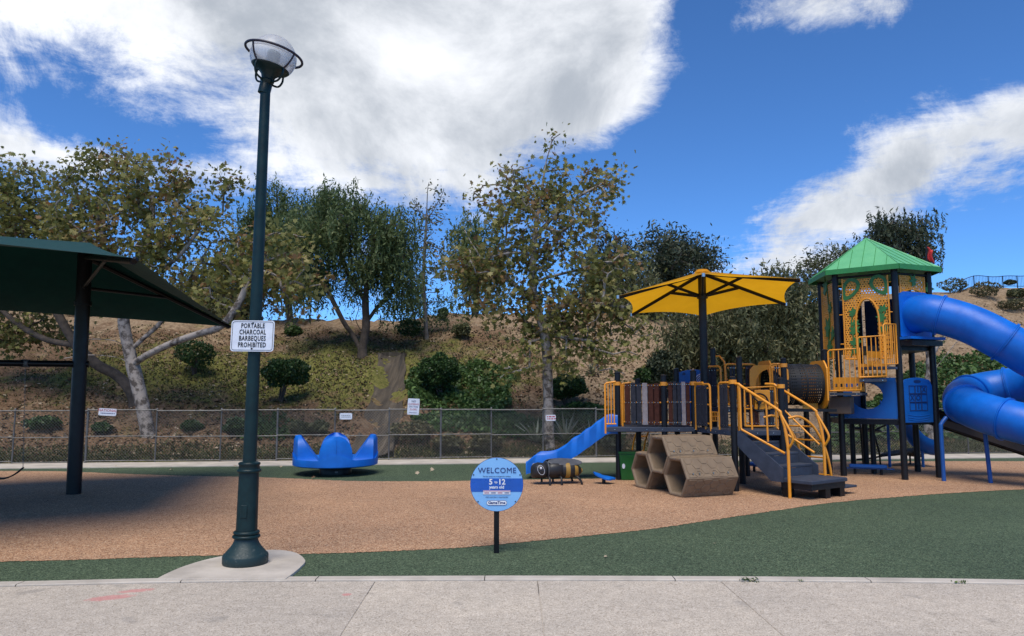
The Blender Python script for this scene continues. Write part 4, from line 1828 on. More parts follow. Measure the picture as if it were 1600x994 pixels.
# orange entry rails at the slide
hx0 = V3(W(946, 650, 14.0).x, 14.0)
for off in (V3(0, 0), V3(.45, 1.0)):
    A, B = hx0 + off, hx0 + off + V3(.20, 0)
    pf_ = pipe([A + V3(0, 0, DZ - .12), A + V3(0, 0, zt - .02), A + V3(.03, 0, zt + .005), B + V3(0, 0, zt + .03)], .019, name='slide_guard')
    pipe([A + V3(0, 0, DZ + .06), B + V3(0, 0, DZ + .06)], .014, pf_, 'baluster')
    for k in (1, 2, 3):
        q = A.lerp(B, k / 3.6)
        pipe([q + V3(0, 0, DZ + .06), q + V3(0, 0, zt)], .012, pf_, 'baluster')
pipe([p1 + V3(.09, 0, DZ), p1 + V3(.09, 0, zt)], .02)

# ---- blue wave slide
sl0, sl1 = V3(1.98, 14.62), V3(0.37, 14.85)
sd_ = (sl1 - sl0).normalized()
sn_ = V3(-sd_.y, sd_.x)
prof = [(-.10, DZ + .01), (0.10, DZ - .0), (0.28, .90), (.42, .80), (.56, .70), (.70, .605), (.84, .51), (0.98, .40), (1.12, .32), (1.26, .285), (1.42, .275), (1.60, .26), (1.68, .235)]
pp = smoothpath([V3(a, 0, z) for a, z in prof], 4)
b = MB()
rows = []
for k, q in enumerate(pp):
    s_, z = q.x, q.z
    wob = .011 * math.sin(s_ * 26) if .15 < s_ < .95 else 0
    endf = sstep((s_ - 1.45) / .22)
    hw = .285
    sh_ = .21 * (1 - .55 * endf)
    row = []
    for (u, zz) in ((-hw - .045, -.15), (-hw - .055, sh_ - .03), (-hw - .03, sh_), (-hw, sh_ - .02), (-hw + .03, .05), (-hw + .10, .0), (0, -.012), (hw - .10, 0), (hw - .03, .05), (hw, sh_ - .02), (hw + .03, sh_), (hw + .055, sh_ - .03), (hw + .045, -.15), (0, -.13), (-hw - .045, -.15)):
        w2 = wob if zz > .1 else wob * .4
        row.append(sl0 + sd_ * s_ + sn_ * u + V3(0, 0, z + zz + w2))
    rows.append(row)
b.grid(rows)
b.add(rows[0][:-1], [tuple(range(14))])
b.add(rows[-1][:-1], [tuple(range(14))])
wsl = b.build('wave_slide', 'slide_blue', ps, 45)
b = MB()
q = sl0 + sd_ * 1.45
b.tube([q, q + V3(0, 0, .22)], .035, 10)
b.build('support', 'post_black', wsl, 50)

# blue play panel with a window, back of the deck
b0, b1 = V3(W(1059, 600, 15.3).x, 15.25), V3(W(1100, 600, 15.3).x, 15.25)
z0_, z1_ = 1.05, zpix(582, 15.25)
pts = [V3(b0.x, 15.25, z0_), V3(b1.x, 15.25, z0_), V3(b1.x, 15.25, z1_)]
for k in range(7):
    t_ = k / 6
    pts.append(V3(b1.x + (b0.x - b1.x) * t_, 15.25, z1_ + .06 * math.sin(math.pi * (1 - t_) * .8)))
b = MB()
b.prism(pts, (0, .03, 0))
bevel(b.build('blue_panel', 'panel_blue', ps), .008, 2)
b = MB()
b.tube([V3(b0.x + .12, 15.23, z1_ - .03), V3(b0.x + .12, 15.25, z1_ - .03)], .03, 10)
b.build('panel_knob', 'panel_navy', ps, 50)
for k in range(5):
    b = MB()
    r_ = .06 + .035 * k
    c_ = V3(b1.x - .02, 15.225, z1_ - .22)
    b.tube([c_ + V3(r_ * math.cos(R(a)), 0, r_ * math.sin(R(a))) for a in range(40, 200, 16)], .006, 4)
    b.build('web_line', 'sign_text_white', ps)

# ---- crawl tunnel of perforated black plastic between orange end plates
c0, c1 = W(1199, 600, 14.75), W(1276, 600.5, 14.72)
c1.z = c0.z = zpix(601, 14.7)
ax_ = (c1 - c0).normalized()
rt_ = .395


def endplate(c_, par=ps):
    d = ax_
    sdv = V3(-d.y, d.x)
    outer, inner = [], []
    n = 32
    for k in range(n):
        a = 2 * math.pi * k / n
        ca, sa = math.cos(a), math.sin(a)
        s_ = .47 / max(abs(ca), abs(sa))
        s_ = min(s_, .56)
        outer.append(c_ + sdv * (ca * s_) + Z3 * (sa * s_ * 1.0))
        inner.append(c_ + sdv * (ca * .36) + Z3 * (sa * .36))
    b = MB()
    b.ringplate(outer, inner, d * .03)
    return b.build('tunnel_plate', 'orange_plastic', par, 30)


endplate(c0 - ax_ * .06)
endplate(c1 + ax_ * .02)
# the plates also turn a face to the viewer
for (xa, xb, Y) in ((1184, 1214, 14.35), (1262, 1290, 14.3)):
    A, B = W(xa, 640, Y), W(xb, 640, Y)
    zA = zpix(573, Y)
    n = 28
    cc = V3((A.x + B.x) / 2 + (.06 if xa < 1200 else -.34), Y, zpix(603, Y))
    b = MB()
    if xa < 1200:
        outer, inner = [], []
        for k in range(n):
            a = 2 * math.pi * k / n
            ca, sa = math.cos(a), math.sin(a)
            s_ = min(.40 / max(abs(ca), abs(sa)), .50)
            outer.append(V3(cc.x + ca * s_ * .95, Y, cc.z + sa * s_))
            inner.append(V3(cc.x + ca * .27, Y, cc.z + sa * .32))
        b.ringplate(outer, inner, (0, .03, 0))
        b.build('tunnel_panel', 'orange_plastic', ps, 30)
    else:
        b.box(V3((A.x + B.x) / 2, Y + .30, zpix(607, Y)), (.30, .03, .84), bev=.012)
        o = b.build('tunnel_panel', 'orange_plastic', ps)
        b = MB()
        b.box(V3((A.x + B.x) / 2 + .05, Y + .275, zpix(581, Y)), (.10, .02, .035), V3(1, 0, -.6), (0, 1, 0))
        b.build('grip_slot', 'post_black', o)
b = MB()
nu, nv = 40, 26
sdv = V3(-ax_.y, ax_.x)
L_ = (c1 - c0).length
cell_faces = []


def tp(u, v_, rr):
    a = 2 * math.pi * v_ / nu
    bul = 1 + .03 * math.sin(math.pi * u / nv)
    return c0 + ax_ * (L_ * u / nv) + (sdv * math.cos(a) + Z3 * math.sin(a)) * (rr * bul)


for i in range(nv):
    for k in range(nu):
        skew = .35
        quad = [tp(i, k, rt_), tp(i + 1, k, rt_), tp(i + 1, k + 1, rt_), tp(i, k + 1, rt_)]
        cen = (quad[0] + quad[1] + quad[2] + quad[3]) / 4
        inn = [cen + (q - cen) * .40 for q in quad]
        if i in (0, 12, 13, nv - 1):
            b.add(quad, [(0, 1, 2, 3)])
        else:
            b.add(quad + inn, [(0, 1, 5, 4), (1, 2, 6, 5), (2, 3, 7, 6), (3, 0, 4, 7)])
tn = b.build('crawl_tunnel', 'tunnel_black', ps)
for u in (0, 8.7, 17.3, 26):
    b = MB()
    b.tube([tp(u, k, rt_ + .004) for k in range(nu)], .013, 6, closed=True)
    b.build('hoop', 'tunnel_black', tn, 60)
b = MB()
b.prism([V3(c0.x - .1, 14.3, 1.30), V3(c1.x + .2, 14.3, 1.30), V3(c1.x + .2, 15.1, 1.30), V3(c0.x - .1, 15.1, 1.30)], (0, 0, .05))
b.build('tunnel_deck', 'post_dark', ps)

# ------------------------------------------------------------------ umbrella over the low deck
UC = V3(W(1101, 600, 14.15).x, 14.15)
um = thing('shade_umbrella', UC, 'six sided yellow fabric umbrella on a dark steel mast above the low deck', 'umbrella')
zap = zpix(421.5, 14.0)
mast_top = zap - .10
b = MB()
b.tube([V3(UC.x, UC.y, 0), V3(UC.x, UC.y, mast_top)], [.075, .075], 14)
b.build('mast', 'post_dark', um, 50)
corner_px = [(1099, 428, 12.3), (1252, 436, 12.72), (1228, 474, 14.6), (1098, 494, 15.85), (987, 490.5, 15.3), (965.5, 462.5, 13.45)]
cor = [W(*q) for q in corner_px]
apx = V3(UC.x, UC.y - .05, zpix(424, 14.1))
for i in range(6):
    A, B = cor[i], cor[(i + 1) % 6]
    b = MB()
    n = 10
    rows = []
    mid = (A + B) / 2
    for j in range(n + 1):
        v_ = j / n
        row = []
        for k in range(n + 1):
            u = k / n
            ed = A.lerp(B, u) + (apx - mid) * (.075 * 4 * u * (1 - u))
            q = ed.lerp(apx, v_)
            q.z -= .05 * math.sin(math.pi * v_) * 4 * u * (1 - u)
            row.append(q)
        rows.append(row)
    b.grid(rows)
    b.build('fabric_panel', 'fabric_yellow', um, 60)
    b = MB()
    b.tube([apx.lerp(A, .03) + V3(0, 0, -.05), A + (apx - A) * .015 + V3(0, 0, -.03)], .034, 8)
    b.build('spoke', 'post_black', um, 60)
    b = MB()
    b.tube([V3(UC.x, UC.y, zpix(463, 14.1)), apx.lerp(A, .42) + V3(0, 0, -.06)], .030, 8)
    b.build('strut', 'post_black', um, 60)
    b = MB()
    b.tube([A + V3(0, 0, -.05), A + V3(0, 0, .01)], .03, 8)
    b.build('corner_cap', 'bolt_steel', um, 60)
b = MB()
b.tube([V3(UC.x, UC.y, zpix(466, 14.1)), V3(UC.x, UC.y, zpix(459, 14.1))], .105, 14)
b.build('strut_collar', 'post_black', um, 50)
b = MB()
b.lathe([(.16, -.03), (.10, .03), (0, .045)], apx, 12)
b.build('crown_cap', 'fabric_yellow', um, 60)

# ------------------------------------------------------------------ three hexagonal crawl tubes
HA = V3(.94, .35).normalized()
HW = V3(-.35, .94).normalized()
HR = .358
HH = HR * math.sqrt(3) / 2
c1_ = V3(2.635, 12.10, HH)
HEXL = .98


def hexa(c_, L, label):
    t = thing('climbing_tube', V3(c_.x + HA.x * L / 2, c_.y + HA.y * L / 2, c_.z - HH), label, 'climbing tube')

    def vtx(r, k, s_):
        a = R(60 * k)
        return c_ + HW * (r * math.cos(a)) + Z3 * (r * math.sin(a)) + HA * s_
    b = MB()
    ri = HR * .80
    o0 = [vtx(HR, k, 0) for k in range(6)]
    vs = []
    fs = []
    rings = [(ri * .995, .10), (ri, .03), (HR * .86, 0.0), (HR * .975, 0.0), (HR, .02), (HR, L - .02), (HR * .975, L), (HR * .86, L), (ri, L - .03), (ri, .10)]
    for r_, s_ in rings:
        vs += [vtx(r_, k, s_) for k in range(6)]
    for i in range(len(rings) - 1):
        for k in range(6):
            k2 = (k + 1) % 6
            fs.append((i * 6 + k, i * 6 + k2, (i + 1) * 6 + k2, (i + 1) * 6 + k))
    b.add(vs, fs)
    sh_ = b.build('shell', 'hex_tan', t)
    bevel(sh_, .012, 2)
    # raised honeycomb on the faces
    cellr = .098
    for f in range(6):
        A, B = vtx(HR, f, 0), vtx(HR, f + 1, 0)
        uu = (B - A).normalized()
        nrm_ = uu.cross(HA).normalized()
        if nrm_.dot((A + B) / 2 - c_) < 0:
            nrm_ = -nrm_
        if nrm_.y > .35 or nrm_.z < -.95:
            continue
        W_ = (B - A).length
        n_ = 0
        i = 0
        x = .10
        while x < L - .04:
            for j in range(-1, 4):
                y = (j + .5 * (i % 2)) * cellr * 1.732 + .03
                cen = A + HA * x + uu * y
                pts = []
                for k in range(6):
                    a = R(60 * k)
                    px_ = min(max(x + cellr * .93 * math.cos(a), .035), L - .035)
                    py_ = min(max(y + cellr * .93 * math.sin(a), .02), W_ - .02)
                    pts.append(A + HA * px_ + uu * py_)
                area = sum(((pts[k] - pts[0]).cross(pts[(k + 1) % 6] - pts[0])).length for k in range(1, 6)) / 2
                if area < .004:
                    continue
                # drop doubled corners
                pp_ = []
                for q in pts:
                    if all((q - r_).length > .004 for r_ in pp_):
                        pp_.append(q)
                if len(pp_) < 3:
                    continue
                bb = MB()
                hgt = .007
                cc = sum(pp_, Vector()) / len(pp_)
                nn = len(pp_)
                base = [q - nrm_ * .004 for q in pp_]
                topv = [cc + (q - cc) * .93 + nrm_ * hgt for q in pp_]
                if j == 1 and i % 2 == 1 and len(pp_) == 6:
                    inner = [cc + (q - cc) * .62 + nrm_ * hgt for q in pp_]
                    well = [cc + (q - cc) * .56 - nrm_ * .002 for q in pp_]
                    bb.add(base + topv + inner + well, [(k, (k + 1) % nn, nn + (k + 1) % nn, nn + k) for k in range(nn)] + [(nn + k, nn + (k + 1) % nn, 2 * nn + (k + 1) % nn, 2 * nn + k) for k in range(nn)]
                           + [(2 * nn + k, 2 * nn + (k + 1) % nn, 3 * nn + (k + 1) % nn, 3 * nn + k) for k in range(nn)] + [tuple(range(3 * nn, 4 * nn))])
                else:
                    bb.add(base + topv, [(k, (k + 1) % nn, nn + (k + 1) % nn, nn + k) for k in range(nn)] + [tuple(range(nn, 2 * nn))])
                bb.build('honeycomb_tile', 'hex_tan', sh_)
            i += 1
            x += cellr * 1.5
    for s_, kk in ((.12, .5), (.24, .5), (.50, .5), (.78, .5)):
        q = c_ + HA * s_ + HW * (-HR * .90) + Z3 * (HH * .25)
        bb = MB()
        bb.tube([q, q - HW * .02], .012, 8)
        bb.build('bolt', 'bolt_steel', t)
    q = c_ + Z3 * (HH * .92) + HA * -.004
    bb = MB()
    bb.tube([q, q - HA * .006], .011, 8)
    bb.build('bolt', 'bolt_steel', t)
    return t


hexa(c1_, HEXL, 'brown hexagonal climbing tube lying nearest the camera in the stack')
hexa(c1_ + HW * (HR * 1.5) + Z3 * HH + Z3 * .004, HEXL, 'uppermost brown hexagonal climbing tube resting on the two others')
hexa(c1_ + HW * (HR * 3.0 + .004), HEXL * .9, 'left brown hexagonal climbing tube beside the green bin')
# ------------------------------------------------------------------ tower
tw = thing('play_tower', V3(7.70, 15.47), 'six sided orange play tower with a green roof and a blue spiral tube slide', 'play tower')
TV = [V3(6.68, 15.06), V3(7.55, 14.38), V3(8.42, 14.74), V3(8.60, 15.84), V3(7.85, 16.55), V3(6.83, 16.14)]
TC = sum(TV, Vector()) / 6
ZE = 4.04
TD = 2.60
for q in TV:
    post(q.x, q.y, ZE + .03, .062, tw)
for px, py, zt_ in ((1297, 744, zpix(547, 14.7)), (1334, 732, 1.1), (1366, 740, 1.1)):
    q = G(px, py)
    post(q.x, q.y, zt_, .055, tw)
# roof
RE = 1.36
ap = V3(TC.x - .10, TC.y, 4.94)
eav = [TC + (q - TC) * 1.225 + V3(0, 0, ZE + .12) for q in TV]
for i in range(6):
    A, B = eav[i], eav[(i + 1) % 6]
    b = MB()
    b.add([A, B, ap], [(0, 1, 2)])
    o = b.build('roof_panel', 'roof_green', tw)
    solidify(o, .012)
    nrm_ = (B - A).cross(ap - A).normalized()
    if nrm_.z < 0:
        nrm_ = -nrm_
    up_ = ap - (A + B) / 2
    for k in range(1, 6):
        u = k / 6
        base = A.lerp(B, u)
        f = 1 - abs(2 * u - 1)
        top = base + up_ * (f * .93)
        bb = MB()
        bb.box((base + top) / 2 + nrm_ * .008, ((top - base).length, .008, .010), (top - base), (B - A))
        bb.build('seam', 'trim_green', o)
    bb = MB()
    bb.tube([A + nrm_ * .006, ap + nrm_ * .006], .012, 6)
    bb.build('hip_cap', 'roof_green', o, 60)
    bb = MB()
    d = (B - A).normalized()
    out = V3(d.y, -d.x)
    bb.prism([A + V3(0, 0, .012), B + V3(0, 0, .012), B + V3(0, 0, -.09), A + V3(0, 0, -.09)], out * .018)
    bb.build('fascia', 'trim_green', tw)
for i in range(6):
    A, B = TV[i], TV[(i + 1) % 6]
    b = MB()
    b.tube([A + V3(0, 0, ZE - .02), B + V3(0, 0, ZE - .02)], .022, 8)
    b.build('eave_rail', 'post_dark', tw, 60)


def deckhex(z, name='deck', f=.97):
    b = MB()
    b.prism([TC + (q - TC) * f + V3(0, 0, z - .1) for q in TV], (0, 0, .1))
    return b.build(name, 'post_dark', tw)


deckhex(TD)
deckhex(1.14)

hole_cache = {}


def perforated(A, B, z0, z1, inset, keep, name='perforated_panel', cell=.052, par=None, frame=True):
    """sheet of staggered holes between two posts; keep(u, z) says where there is sheet"""
    d = (B - A).normalized()
    L = (B - A).length
    out = V3(d.y, -d.x)
    b = MB()
    row = 0
    z = z0
    hh = cell * .88
    while z < z1 - hh * .5:
        u = inset + (cell / 2 if row % 2 else 0)
        while u < L - inset - cell * .5:
            um, zm = u + cell / 2, z + hh / 2
            if keep(um, zm):
                ou = [(u, z), (u + cell, z), (u + cell, z + hh), (u, z + hh)]
                r_ = .27 + .06 * math.sin(row * 12.9 + u * 78.2)
                cu, cz = um + cell * .05 * math.sin(row * 7.7 + u * 33), zm
                inn = [(cu + cell * r_ * 1.25 * math.cos(R(a)), cz + hh * r_ * 1.2 * math.sin(R(a))) for a in (225, 315, 45, 135)]
                vs = [A + d * x + V3(0, 0, y) for x, y in ou + inn]
                b.add(vs, [(0, 1, 5, 4), (1, 2, 6, 5), (2, 3, 7, 6), (3, 0, 4, 7)])
            u += cell
        z += hh
        row += 1
    o = b.build(name, 'orange_plastic', tw)
    solidify(o, .016)
    return o


def uvp(A, B, off=0.0):
    d = (B - A).normalized()
    out = V3(d.y, -d.x)
    return lambda u, z: A + d * u + out * off + V3(0, 0, z)


def plate_poly(pts, A, B, off, t, matn, name, par):
    f = uvp(A, B, off)
    d = (B - A).normalized()
    out = V3(d.y, -d.x)
    b = MB()
    b.prism([f(u, z) for u, z in pts], out * t)
    return b.build(name, matn, par)


def blob(cu, cz, a, bq, rot=0, n=20, tip=0.0):
    pts = []
    for k in range(n):
        t_ = 2 * math.pi * k / n
        x, y = a * math.cos(t_), bq * math.sin(t_) * (1 - tip * math.cos(t_))
        pts.append((cu + x * math.cos(rot) - y * math.sin(rot), cz + x * math.sin(rot) + y * math.cos(rot)))
    return pts


A, B = TV[0], TV[1]
LF = (B - A).length
du = LF / 2 + .03
DW, DB, DT = .20, 2.36, 3.54


def door(u, z):
    w_ = DW
    if z > DT - .45:
        w_ = DW * math.sqrt(max(0, 1 - ((z - (DT - .45)) / .45) ** 2))
    return not (abs(u - du) < w_ and z < DT)


fp = perforated(A, B, 2.36, 3.98, .14, door)
f = uvp(A, B, .012)
# door frame and panel frame
arch = [f(du - DW - .015, DB)]
for k in range(13):
    a = math.pi - math.pi * k / 12
    arch.append(f(du + (DW + .015) * math.cos(a), DT - .45 + .46 * math.sin(a)))
arch.append(f(du + DW + .015, DB))
pipe([q for q in arch], .022, tw, 'door_frame')
pipe([f(.14, 2.34), f(.14, 3.99)], .018, tw, 'panel_frame')
pipe([f(LF - .12, 2.34), f(LF - .12, 3.99)], .018, tw, 'panel_frame')
pipe([f(.14, 2.34), f(du - DW, 2.34)], .016, tw, 'panel_frame')
pipe([f(du + DW, 2.34), f(LF - .12, 2.34)], .016, tw, 'panel_frame')
for z in (2.65, 3.25, 3.85):
    for u0_, u1_ in ((.05, .15), (LF - .13, LF - .05)):
        pipe([f(u0_, z), f(u1_, z)], .012, tw, 'bracket')


def leafring(cu, cz, a, bq, rot, par=fp, tip=.3):
    o_, i_ = blob(cu, cz, a, bq, rot, 24, tip), blob(cu + .012 * math.cos(rot), cz + .012 * math.sin(rot), a * .66, bq * .62, rot, 24, tip)
    g = uvp(A_, B_, .012)
    d = (B_ - A_).normalized()
    b = MB()
    b.ringplate([g(*q) for q in o_], [g(*q) for q in i_], V3(d.y, -d.x) * .016)
    return b.build('leaf_cutout', 'leaf_green', par)


A_, B_ = A, B
leafring(.28, 3.76, .24, .15, R(62), tip=-.35)
leafring(.84, 3.80, .22, .15, R(118), tip=-.35)
LEAF = [(0, 0), (.05, .03), (.09, .015), (.075, .06), (.12, .10), (.065, .10), (.05, .16), (.02, .105), (-.035, .12), (-.01, .07), (-.05, .04)]


def leafplate(cu, cz, s_, rot, A=A, B=B, par=fp):
    pts = [(cu + s_ * (x * math.cos(rot) - y * math.sin(rot)), cz + s_ * (x * math.sin(rot) + y * math.cos(rot))) for x, y in LEAF]
    return plate_poly(pts, A, B, .012, .014, 'leaf_green', 'leaf_cutout', par)


for cu, cz, s_, rt0 in ((du - .27, 3.20, 1.2, .3), (du - .30, 3.02, 1.1, -.6), (du - .27, 2.83, 1.4, .2), (du - .31, 2.62, 1.5, -.4), (du - .24, 2.45, 1.0, .5), (du + .24, 3.25, 1.2, -.2), (du + .26, 3.06, 1.3, .5), (du + .25, 2.90, 1.1, -.5)):
    leafplate(cu, cz, s_, rt0)


def vine(A, B, pts, par, wd=.012):
    g = uvp(A, B, .02)
    b = MB()
    b.tube(smoothpath([g(*q) for q in pts], 4), wd, 5)
    b.build('vine', 'leaf_green', par, 60)


vine(A, B, [(du - .26, 3.3), (du - .31, 3.0), (du - .27, 2.7), (du - .33, 2.4)], fp)
vine(A, B, [(du + .25, 3.35), (du + .29, 3.1), (du + .25, 2.85)], fp)
# left wall
A2, B2 = TV[5], TV[0]
L2 = (B2 - A2).length
lp = perforated(A2, B2, 2.40, 3.95, .12, lambda u, z: True)
for u in (.12, L2 - .12):
    pipe([uvp(A2, B2, .01)(u, 2.36), uvp(A2, B2, .01)(u, 3.98)], .018, tw, 'panel_frame')
pipe([uvp(A2, B2, .01)(.12, 2.38), uvp(A2, B2, .01)(L2 - .12, 2.38)], .018, tw, 'panel_frame')
for cu, cz, s_, rt0 in ((.40, 3.75, 2.4, .2), (.62, 3.35, 1.6, -.3), (.50, 2.85, 2.6, .6), (.45, 2.55, 2.2, -.5), (.8, 2.75, 1.8, .3)):
    leafplate(cu, cz, s_, rt0, A2, B2, lp)
vine(A2, B2, [(.55, 3.95), (.62, 3.5), (.66, 3.1), (.50, 2.7), (.62, 2.42)], lp)
# transom panel over the slide mouth
A3, B3 = TV[1], TV[2]
L3 = (B3 - A3).length
tp_ = perforated(A3, B3, 3.62, 3.98, .13, lambda u, z: z > 3.60 + .10 * math.sin(math.pi * (u - .13) / (L3 - .26)))
g3_ = uvp(A3, B3, .01)
pipe([g3_(.13, 3.98), g3_(.13, 3.60)] + [g3_(.13 + (L3 - .26) * k / 8, 3.60 + .12 * math.sin(math.pi * k / 8)) for k in range(1, 8)] + [g3_(L3 - .13, 3.60), g3_(L3 - .13, 3.98)], .017, tw, 'panel_frame')
for cu, cz, s_, rt0 in ((.55, 3.80, 1.5, .9), (.85, 3.68, 1.6, -.4)):
    leafplate(cu, cz, s_, rt0, A3, B3, tp_)
# rear walls close the tower, raised in navy to darken its inside
for i in (2, 3, 4):
    b = MB()
    A4, B4 = TV[i], TV[(i + 1) % 6]
    gq = uvp(A4, B4, 0)
    L4 = (B4 - A4).length
    b.prism([gq(.12, 2.62), gq(L4 - .12, 2.62), gq(L4 - .12, 3.72), gq(.12, 3.72)], (.01, .02, 0))
    b.build('rear_panel', 'panel_navy', tw)
pe = perforated(TV[4], TV[5], 3.74, 3.98, .12, lambda u, z: True)

# ---- curved stair up to the tower
bays = [((6.25, 14.55), (6.72, 14.22), 1.67), ((6.68, 14.20), (7.10, 13.99), 1.93), ((7.09, 14.00), (7.44, 14.22), 2.17)]
tops = [.83, .80, .80]
for (a, c_, z), h_ in zip(bays, tops):
    A5, B5 = V3(*a), V3(*c_)
    d = (B5 - A5).normalized()
    inn = V3(-d.y, d.x)
    fr_ = pipe([A5 + V3(0, 0, z + .03), A5 + V3(0, 0, z + h_ - .03), A5 + d * .03 + V3(0, 0, z + h_), B5 + V3(0, 0, z + h_ + .02), B5 + V3(0, 0, z + .05), A5 + V3(0, 0, z + .03)], .017, tw, 'stair_guard')
    n = 6
    for k in range(1, n):
        q = A5.lerp(B5, k / n)
        pipe([q + V3(0, 0, z + .04), q + V3(0, 0, z + h_)], .010, fr_, 'baluster')
    b = MB()
    tgt = V3(7.0, 14.85)
    b.prism([A5 + V3(0, 0, z - .055), B5 + V3(0, 0, z - .055), B5 + inn * .62 + V3(0, 0, z - .055), A5 + inn * .62 + V3(0, 0, z - .055)], (0, 0, .05))
    tr = b.build('stair_tread', 'deck_slate', tw)
    for s_ in (.15, .85):
        bb = MB()
        q = A5.lerp(B5, s_) + V3(0, 0, z - .03)
        bb.tube([q, q - inn * .008], .010, 6)
        bb.build('bolt', 'bolt_steel', tr)
    # orange riser plate behind with a row of slots
    b = MB()
    A6, B6 = A5 + inn * .34, B5 + inn * .34
    zlo, zhi = z + .02, z + .30
    n = 6
    for k in range(n):
        q0, q1 = A6.lerp(B6, (k + .0) / n), A6.lerp(B6, (k + 1) / n)
        s0_, s1_ = q0.lerp(q1, .18), q0.lerp(q1, .82)
        zm0, zm1 = zlo + .09, zlo + .155
        for (ua, ub, za_, zb_) in ((q0, q1, zlo, zm0), (q0, q1, zm1, zhi), (q0, s0_, zm0, zm1), (s1_, q1, zm0, zm1)):
            b.add([ua + V3(0, 0, za_), ub + V3(0, 0, za_), ub + V3(0, 0, zb_), ua + V3(0, 0, zb_)], [(0, 1, 2, 3)])
    solidify(b.build('riser', 'orange_plastic', tw), .012)
b = MB()
b.box(V3(6.55, 14.75, 1.42), (.42, .3, .34), V3(.8, -.6), bev=.01)
b.build('stair_box', 'roller_brown', tw)

# ---- blue panels round the lower room
f0 = uvp(TV[0], TV[1], .0)
W0 = LF
outer, inner = [], []
n = 36
for k in range(n):
    a = 2 * math.pi * k / n
    ca, sa = math.cos(a), math.sin(a)
    s_ = min((W0 / 2 - .06) / max(abs(ca), 1e-6), .40 / max(abs(sa), 1e-6))
    outer.append(f0(W0 / 2 + ca * s_, 1.56 + sa * s_))
    inner.append(f0(W0 / 2 - .04 + ca * .30, 1.60 + sa * .26))
b = MB()
b.ringplate(outer, inner, (-.012, .02, 0))
b.build('window_panel', 'panel_blue', tw, 30)
gq = uvp(TV[1], TV[2], .0)
L_ = L3


def ttt(u, z):
    return gq(u, z)


pts = [(.07, 1.08), (L_ - .07, 1.08), (L_ - .05, 1.80), (L_ - .12, 1.92), (L_ * .66, 1.955), (L_ * .5, 1.965), (L_ * .34, 1.955), (.12, 1.92), (.05, 1.80)]
hole = blob(L_ * .5, 1.88, .10, .035, 0, 18)
outer = []
for k in range(18):
    a = 2 * math.pi * k / 18
    best = None
    cxx, cyy = L_ * .5, 1.60
    # intersect a ray with the outline
    dx, dy = math.cos(a), math.sin(a)
    best = 9
    for i in range(len(pts)):
        (x1, y1), (x2, y2) = pts[i], pts[(i + 1) % len(pts)]
        den = dx * (y2 - y1) - dy * (x2 - x1)
        if abs(den) < 1e-9:
            continue
        t_ = ((x1 - cxx) * (y2 - y1) - (y1 - cyy) * (x2 - x1)) / den
        s_ = ((x1 - cxx) * dy - (y1 - cyy) * dx) / den
        if t_ > 0 and -1e-6 <= s_ <= 1 + 1e-6:
            best = min(best, t_)
    outer.append((cxx + dx * best, cyy + dy * best))
b = MB()
d3 = (TV[2] - TV[1]).normalized()
o3 = V3(d3.y, -d3.x)
b.prism([ttt(*q) for q in pts], o3 * -.03)
tt = b.build('game_panel', 'panel_blue', tw)
bevel(tt, .012, 2)
b = MB()
b.prism([ttt(*q) + o3 * .001 for q in blob(L_ * .5, 1.885, .10, .032, 0, 18)], o3 * .004)
b.build('grip_slot', 'panel_navy', tt)
gx0, gz0, gs = L_ * .5 - .235, 1.32, .15


def line2(u0, z0, u1, z1, r=.008):
    b = MB()
    b.tube([ttt(u0, z0) + o3 * .003, ttt(u1, z1) + o3 * .003], r, 5)
    return b.build('grid_line', 'panel_navy', tt)


for i in range(3):
    for j in range(3):
        x0_, z0_ = gx0 + i * .165, gz0 + j * .165
        x1_, z1_ = x0_ + gs, z0_ + gs
        for q in ((x0_, z0_, x1_, z0_), (x1_, z0_, x1_, z1_), (x1_, z1_, x0_, z1_), (x0_, z1_, x0_, z0_)):
            line2(*q)
for i, j, mk in ((2, 2, 'X'), (0, 1, 'X'), (1, 1, 'O'), (1, 0, 'I'), (1, 2, 'I')):
    text('game_mark', mk, .15, ttt(gx0 + i * .165 + gs / 2, gz0 + j * .165 + gs / 2) + o3 * .004, d3, Z3, 'panel_navy', tt, .002, bold=.003)
for k, z in enumerate((1.24, 1.19, 1.15)):
    b = MB()
    b.tube([ttt(L_ * .18 + (L_ * .64) * t_ / 8, z - .03 * math.sin(math.pi * t_ / 8)) + o3 * .001 for t_ in range(9)], .008, 5)
    b.build('rib', 'panel_blue', tt)
# far side panel
b = MB()
b.prism([uvp(TV[4], TV[5])(u, z) for u, z in ((.07, 1.15), (1.03, 1.15), (1.03, 1.6), (.07, 1.6))], (.01, .02, 0))
b.build('rear_panel', 'panel_navy', tw)

# ---- tube slide
mth = (TV[1] + TV[2]) / 2
oo = V3(d3.y, -d3.x)
path = [mth - oo * .05 + V3(0, 0, 3.20), mth + oo * .38 + V3(0, 0, 3.20), V3(8.62, 13.86, 2.97), V3(9.02, 13.55, 2.64), V3(9.42, 13.42, 2.33), V3(9.95, 13.60, 2.08), V3(10.25, 14.15, 1.92), V3(10.0, 14.75, 1.80), V3(9.50, 14.98, 1.70), V3(9.02, 14.75, 1.58), V3(8.74, 14.22, 1.42), V3(8.79, 13.62, 1.26), V3(9.12, 13.12, 1.10), V3(9.70, 12.85, .95), V3(10.4, 12.80, .72), V3(11.1, 12.9, .52)]
tp2 = smoothpath(path, 7)


